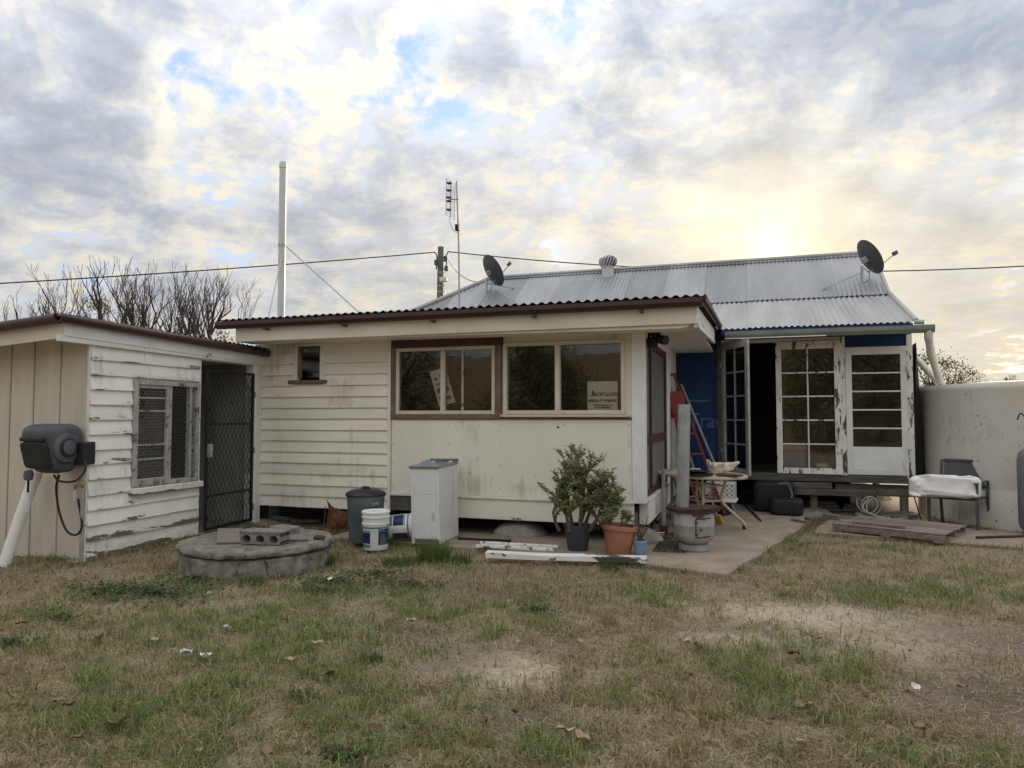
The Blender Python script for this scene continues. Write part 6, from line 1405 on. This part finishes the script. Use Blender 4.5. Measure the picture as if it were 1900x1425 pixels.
L = np.where(isg, .035 + .065 * g.random(len(x)) ** 1.6 + .02 * gr, .03 + .06 * g.random(len(x)) ** 1.3) * (.8 + .8 * clump); Wd = .0034 + .0046 * g.random(len(x)) ** 1.5; lean = np.where(isg, .5 + .48 * g.random(len(x)) ** .7, .75 + .245 * g.random(len(x)))
tag(blades('lawn_grass', x, y, L, Wd, lean, col, g, m_grass), 'short patchy lawn of green and straw coloured grass blades', 'grass')
x, y = scatter(105000, g); f = fields(x, y); k = g.random(len(x)) < np.clip(.75 - .5 * f['bare'] * (f['dirt'] > .4), .1, 1); x, y = x[k], y[k]
col = lerp(np.tile([.62, .53, .34], (len(x), 1)), np.array([.32, .25, .16]), g.random(len(x))); L = .05 + .13 * g.random(len(x)) ** 2
tag(blades('dry_straw', x, y, L, (.003 + .004 * g.random(len(x))), .93 + .06 * g.random(len(x)), col, g, m_grass, .05, .75, .008), 'dry straw and dead stalks lying flat over the lawn', 'straw')
# crumbs of bark, gravel and chips on the bare earth
x, y = scatter(26000, g); f = fields(x, y); k = g.random(len(x)) < np.clip(.15 + f['bare'], 0, 1); x, y = x[k], y[k]; n = len(x); s_ = .003 + .007 * g.random(n) ** 2; z = height(x, y) + .002
a = g.random(n) * 6.28; P = np.stack([x, y, z], 1); o1 = np.stack([np.cos(a), np.sin(a), .2 * g.normal(size=n)], 1) * s_[:, None]; o2 = np.stack([-np.sin(a), np.cos(a), .2 * g.normal(size=n)], 1) * (s_ * .6)[:, None]; up = np.zeros((n, 3)); up[:, 2] = s_ * .7
Vv = np.stack([P - o1, P + o2, P + o1, P - o2, P + up], 1).reshape(-1, 3); b = (np.arange(n) * 5)[:, None]; F = np.concatenate([b + np.array([[0, 1, 4]]), b + np.array([[1, 2, 4]]), b + np.array([[2, 3, 4]]), b + np.array([[3, 0, 4]])], 1).ravel()
cc = np.repeat(lerp(np.tile([.36, .31, .25], (n, 1)), np.array([.09, .07, .055]), g.random(n)), 5, 0); tag(np_mesh('ground_litter', Vv, F, np.full(4 * n, 3), m_deadleaf, cc, False), 'fine crumbs of bark and gravel on the bare soil', 'litter', None, 'stuff')
# debris swept against the porch wall
xs, ys = -1.02 + .45 * g.random(2600) ** 1.3, 7.75 + 1.3 * g.random(2600); k = (xs < -.72 + .2 * g.random(2600)); xs, ys = xs[k], ys[k]; n = len(xs)
tag(blades('swept_debris', xs, ys, .02 + .06 * g.random(n), .004 + .006 * g.random(n), np.full(n, .95), lerp(np.tile([.16, .12, .08], (n, 1)), np.array([.05, .04, .03]), g.random(n)), g, m_grass, .03, .6, ST + .004), 'dead leaves and twigs swept against the porch wall by the stove', 'litter')
# broadleaf weeds
def weeds(name, spots, lab):
    V_, L_, C_, cl = [], [], [], []
    for (px, py, rpx, ry, num) in spots:
        c = onZ(px, py); rx = rpx * c.to_2d().length / FPX
        for _ in range(num):
            r_, a = abs(random.gauss(0, .75)), random.uniform(0, 6.28); X_, Y_ = c.x + rx * r_ * math.cos(a), c.y + ry * r_ * math.sin(a)
            if math.hypot(X_ - SEP[0], Y_ - SEP[1]) < SEP[2]: continue
            z = random.uniform(.01, .05); s_ = random.uniform(.009, .022); n = 6; nrm = Vector((random.gauss(0, .4), random.gauss(0, .4), 1)).normalized(); u = nrm.cross(Vector((random.uniform(-1, 1), random.uniform(-1, 1), .1))).normalized(); v = nrm.cross(u); b0 = len(V_); P = Vector((X_, Y_, z)); V_.append(P - nrm * s_ * .3)
            for k in range(n): V_.append(P + (u * math.cos(k * 2 * math.pi / n) + v * math.sin(k * 2 * math.pi / n)) * s_ * random.uniform(.8, 1.15))
            for k in range(n): L_ += [b0, b0 + 1 + k, b0 + 1 + (k + 1) % n]; C_.append(3)
            gcol = tuple(q * random.uniform(.7, 1.25) for q in (.075, .12, .055)); cl += [gcol] * (n + 1)
    return tag(np_mesh(name, np.array([tuple(v) for v in V_]), np.array(L_), np.array(C_), m_grass, np.array(cl), False), lab, 'weeds', None, 'stuff')
weeds('broadleaf_weeds', ((200, 1100, 70, .22, 420), (290, 1105, 90, .25, 380), (360, 1080, 60, .2, 260), (390, 1060, 25, .12, 110), (620, 1085, 90, .22, 500), (700, 1070, 70, .2, 300), (590, 1100, 40, .15, 140), (760, 1090, 60, .15, 160), (110, 1150, 60, .1, 60), (1000, 1138, 35, .1, 80), (640, 1415, 70, .08, 140), (20, 1200, 30, .1, 80)), 'dark green low broadleaf weeds around the septic ring')
# tall tufts
def tuft(px, py, r_, num, hh, lab, cols):
    c = onZ(px, py); a = g.random(num) * 6.28; rr = r_ * np.sqrt(g.random(num)); xx, yy = c.x + rr * np.cos(a), c.y + rr * np.sin(a)
    col = lerp(np.tile(cols[0], (num, 1)), np.array(cols[1]), g.random(num)); o = blades('grass_tuft', xx, yy, hh * (.45 + .75 * g.random(num)), .004 + .004 * g.random(num), .15 + .6 * g.random(num), col, g, m_grass)
    del o['kind']; return tag(o, lab, 'grass tuft', 'grass tufts in the lawn')
GC = ((.07, .12, .03), (.13, .17, .05)); SC_ = ((.45, .37, .2), (.25, .24, .09))
tuft(806, 1040, .17, 700, .25, 'tall green grass tuft at the foot of the laundry cabinet', ((.10, .16, .04), (.2, .25, .08))); tuft(745, 1048, .2, 500, .10, 'low green tuft left of the tall one by the pails', GC); tuft(1135, 1060, .12, 220, .10, 'grass tuft growing at the slab edge below the terracotta pot', GC)
tuft(605, 1050, .1, 200, .16, 'green weed tuft at the right side of the septic ring', GC); tuft(470, 1085, .12, 160, .10, 'low tuft growing before the front of the septic ring', GC); tuft(855, 1045, .1, 160, .14, 'thin green tuft at the slab edge right of the cabinet', GC)
tuft(375, 1055, .12, 260, .14, 'weedy tuft at the left side of the septic ring', GC)
for i, (px, py, lab) in enumerate(((1230, 1290, 'spiky straw tuft right of the pale dust patch'), (1420, 1275, 'pale straw tuft in the right lawn'), (1130, 1160, 'small tuft right above the dust patch'), (1600, 1250, 'thin straw tuft in the right lawn near bare soil'), (1270, 1400, 'yellow straw tuft at the bottom edge'), (690, 1230, 'bright green tuft near the white leaves'), (1320, 1330, 'half dry tuft low in the right lawn'), (560, 1300, 'tuft low in the left lawn'), (890, 1380, 'tuft near the bottom centre'))): tuft(px, py, .07, 110, .085, lab, GC if i in (5, 7) else SC_)
# fallen leaves
def leaf(px, py, size, colr, lab, group=None):
    c = onZ(px, py, .0); c.z = float(height(np.array([c.x]), np.array([c.y]))[0]) + .045; mb = MB(); n = 5; vs = []
    for i in range(n + 1):
        u = i / n; w_ = .32 * math.sin(math.pi * min(1, u * .93 + .04)) ** .8; z = .25 * (u - .5) ** 2
        for s_ in (-1, 0, 1): vs.append(((u - .5) * size, s_ * w_ * size, (z + abs(s_) * .14 + .08 * math.sin(u * 9 + px)) * size))
    size_ = 1; mb.add([Vector(q) * 1.35 for q in vs], [(i * 3 + j, (i + 1) * 3 + j, (i + 1) * 3 + j + 1, i * 3 + j + 1) for i in range(n) for j in range(2)]); m = mat('leaf_%s' % '_'.join(str(int(q * 100)) for q in colr), colr, tuple(q * .7 for q in colr), 30, .75, .1)
    o = mb.build('fallen_leaf', m, None, True); o.location = c; o.rotation_euler = (random.uniform(-.25, .45), random.uniform(-.25, .25), random.uniform(0, 6.28)); return tag(o, lab, 'leaf', group)
WH, PK, BR, RD = (.68, .66, .6), (.45, .33, .25), (.24, .16, .10), (.17, .085, .055)
for a in ((347, 1226, .085, WH, 'larger of the two white leaves in the green lawn'), (381, 1232, .08, WH, 'slimmer white leaf right of the larger white one'), (421, 1177, .06, WH, 'small white leaf below the septic ring'), (134, 1057, .075, WH, 'white scrap lying before the shed corner'), (612, 1086, .05, WH, 'white petal like leaf in the weeds right of the septic ring'),
          (287, 1201, .06, PK, 'pinkish leaf left of the white leaves'), (180, 1197, .09, (.33, .33, .2), 'greenish grey leaf at the left of the lawn'), (611, 1267, .085, BR, 'large brown leaf in the left lawn'), (220, 1362, .085, BR, 'brown curled leaf low in the left lawn'), (105, 1318, .06, BR, 'dark brown leaf at the far left'), (1297, 1214, .075, RD, 'red brown leaf right of centre'), (1472, 1228, .085, RD, 'red brown leaf in the right lawn'), (1275, 1205, .06, PK, 'pale leaf beside the red brown one'), (762, 1165, .07, PK, 'pale bark flake near the lawn centre'), (1048, 1375, .065, PK, 'long pale bark flake at the bottom centre'), (1700, 1290, .05, WH, 'pale leaf on the bare soil at right'), (1705, 1368, .07, BR, 'brown leaf low at the right')): leaf(*a)
for i in range(46): 
    px, py = random.uniform(20, 1880), 1080 + 340 * random.random(); leaf(px, py, random.uniform(.03, .06), random.choice((PK, BR, RD, (.36, .29, .2))), 'small dry leaf lying in the lawn', 'small dry leaves in the lawn')

# grass creeping over the slab edges, the septic ring and the shed base
def along(pts, n, wd):
    out = []
    for (p, q) in zip(pts[:-1], pts[1:]):
        k = int(n * math.dist(p, q)); tt = g.random(k); out.append(np.stack([p[0] + (q[0] - p[0]) * tt + g.normal(size=k) * wd, p[1] + (q[1] - p[1]) * tt + g.normal(size=k) * wd], 1))
    return np.concatenate(out)
ring = [(SEP[0] + (SEP[2] + .03) * math.cos(a), SEP[1] + (SEP[2] + .03) * math.sin(a)) for a in np.linspace(R(150), R(420), 40)]
E_ = np.concatenate([along([(-4.85, 7.48), (-2.95, 7.38), (-1.06, 7.10), (-.2, 6.88), (.62, 10.02), (.95, 11.2)], 520, .035), along([(.72, 9.74), (2.9, 9.38), (5, 9.28)], 420, .035), along(ring, 420, .03), along([(-10, 5.44), (-6.36, 5.44), (-6.34, 7.0)], 420, .035)])
cl_ = fbm(E_[:, 0] * 3, E_[:, 1] * 3, 3); k = g.random(len(E_)) < sstep(cl_, .35, .62); E_ = E_[k]; n = len(E_); ig = g.random(n) < .45
col = np.where(ig[:, None], lerp(np.tile([.10, .165, .035], (n, 1)), np.array([.26, .29, .1]), g.random(n)), lerp(np.tile([.56, .46, .27], (n, 1)), np.array([.25, .19, .11]), g.random(n)))
tag(blades('edge_grass', E_[:, 0], E_[:, 1], .04 + .10 * g.random(n) ** 1.6, .003 + .004 * g.random(n), .35 + .6 * g.random(n), col, g, m_grass), 'ragged grass creeping over the slab and ring edges', 'grass')
# twigs and crumbs on the concrete
n = 900; xs = -3.0 + 3.6 * g.random(n); ys = 7.0 + 3.5 * g.random(n); k = poly_in(xs, ys, APRON) & (g.random(n) < .35 + .65 * sstep(fbm(xs * 3, ys * 3, 3), .45, .65)); xs, ys = xs[k], ys[k]; n = len(xs)
tag(blades('slab_litter', xs, ys, .008 + .035 * g.random(n) ** 2, .003 + .006 * g.random(n), np.full(n, .97), lerp(np.tile([.10, .075, .055], (n, 1)), np.array([.45, .38, .26]), g.random(n) ** 2), g, m_grass, .02, .85, ST + .006), 'leaf crumbs and twigs strewn over the concrete apron', 'litter')
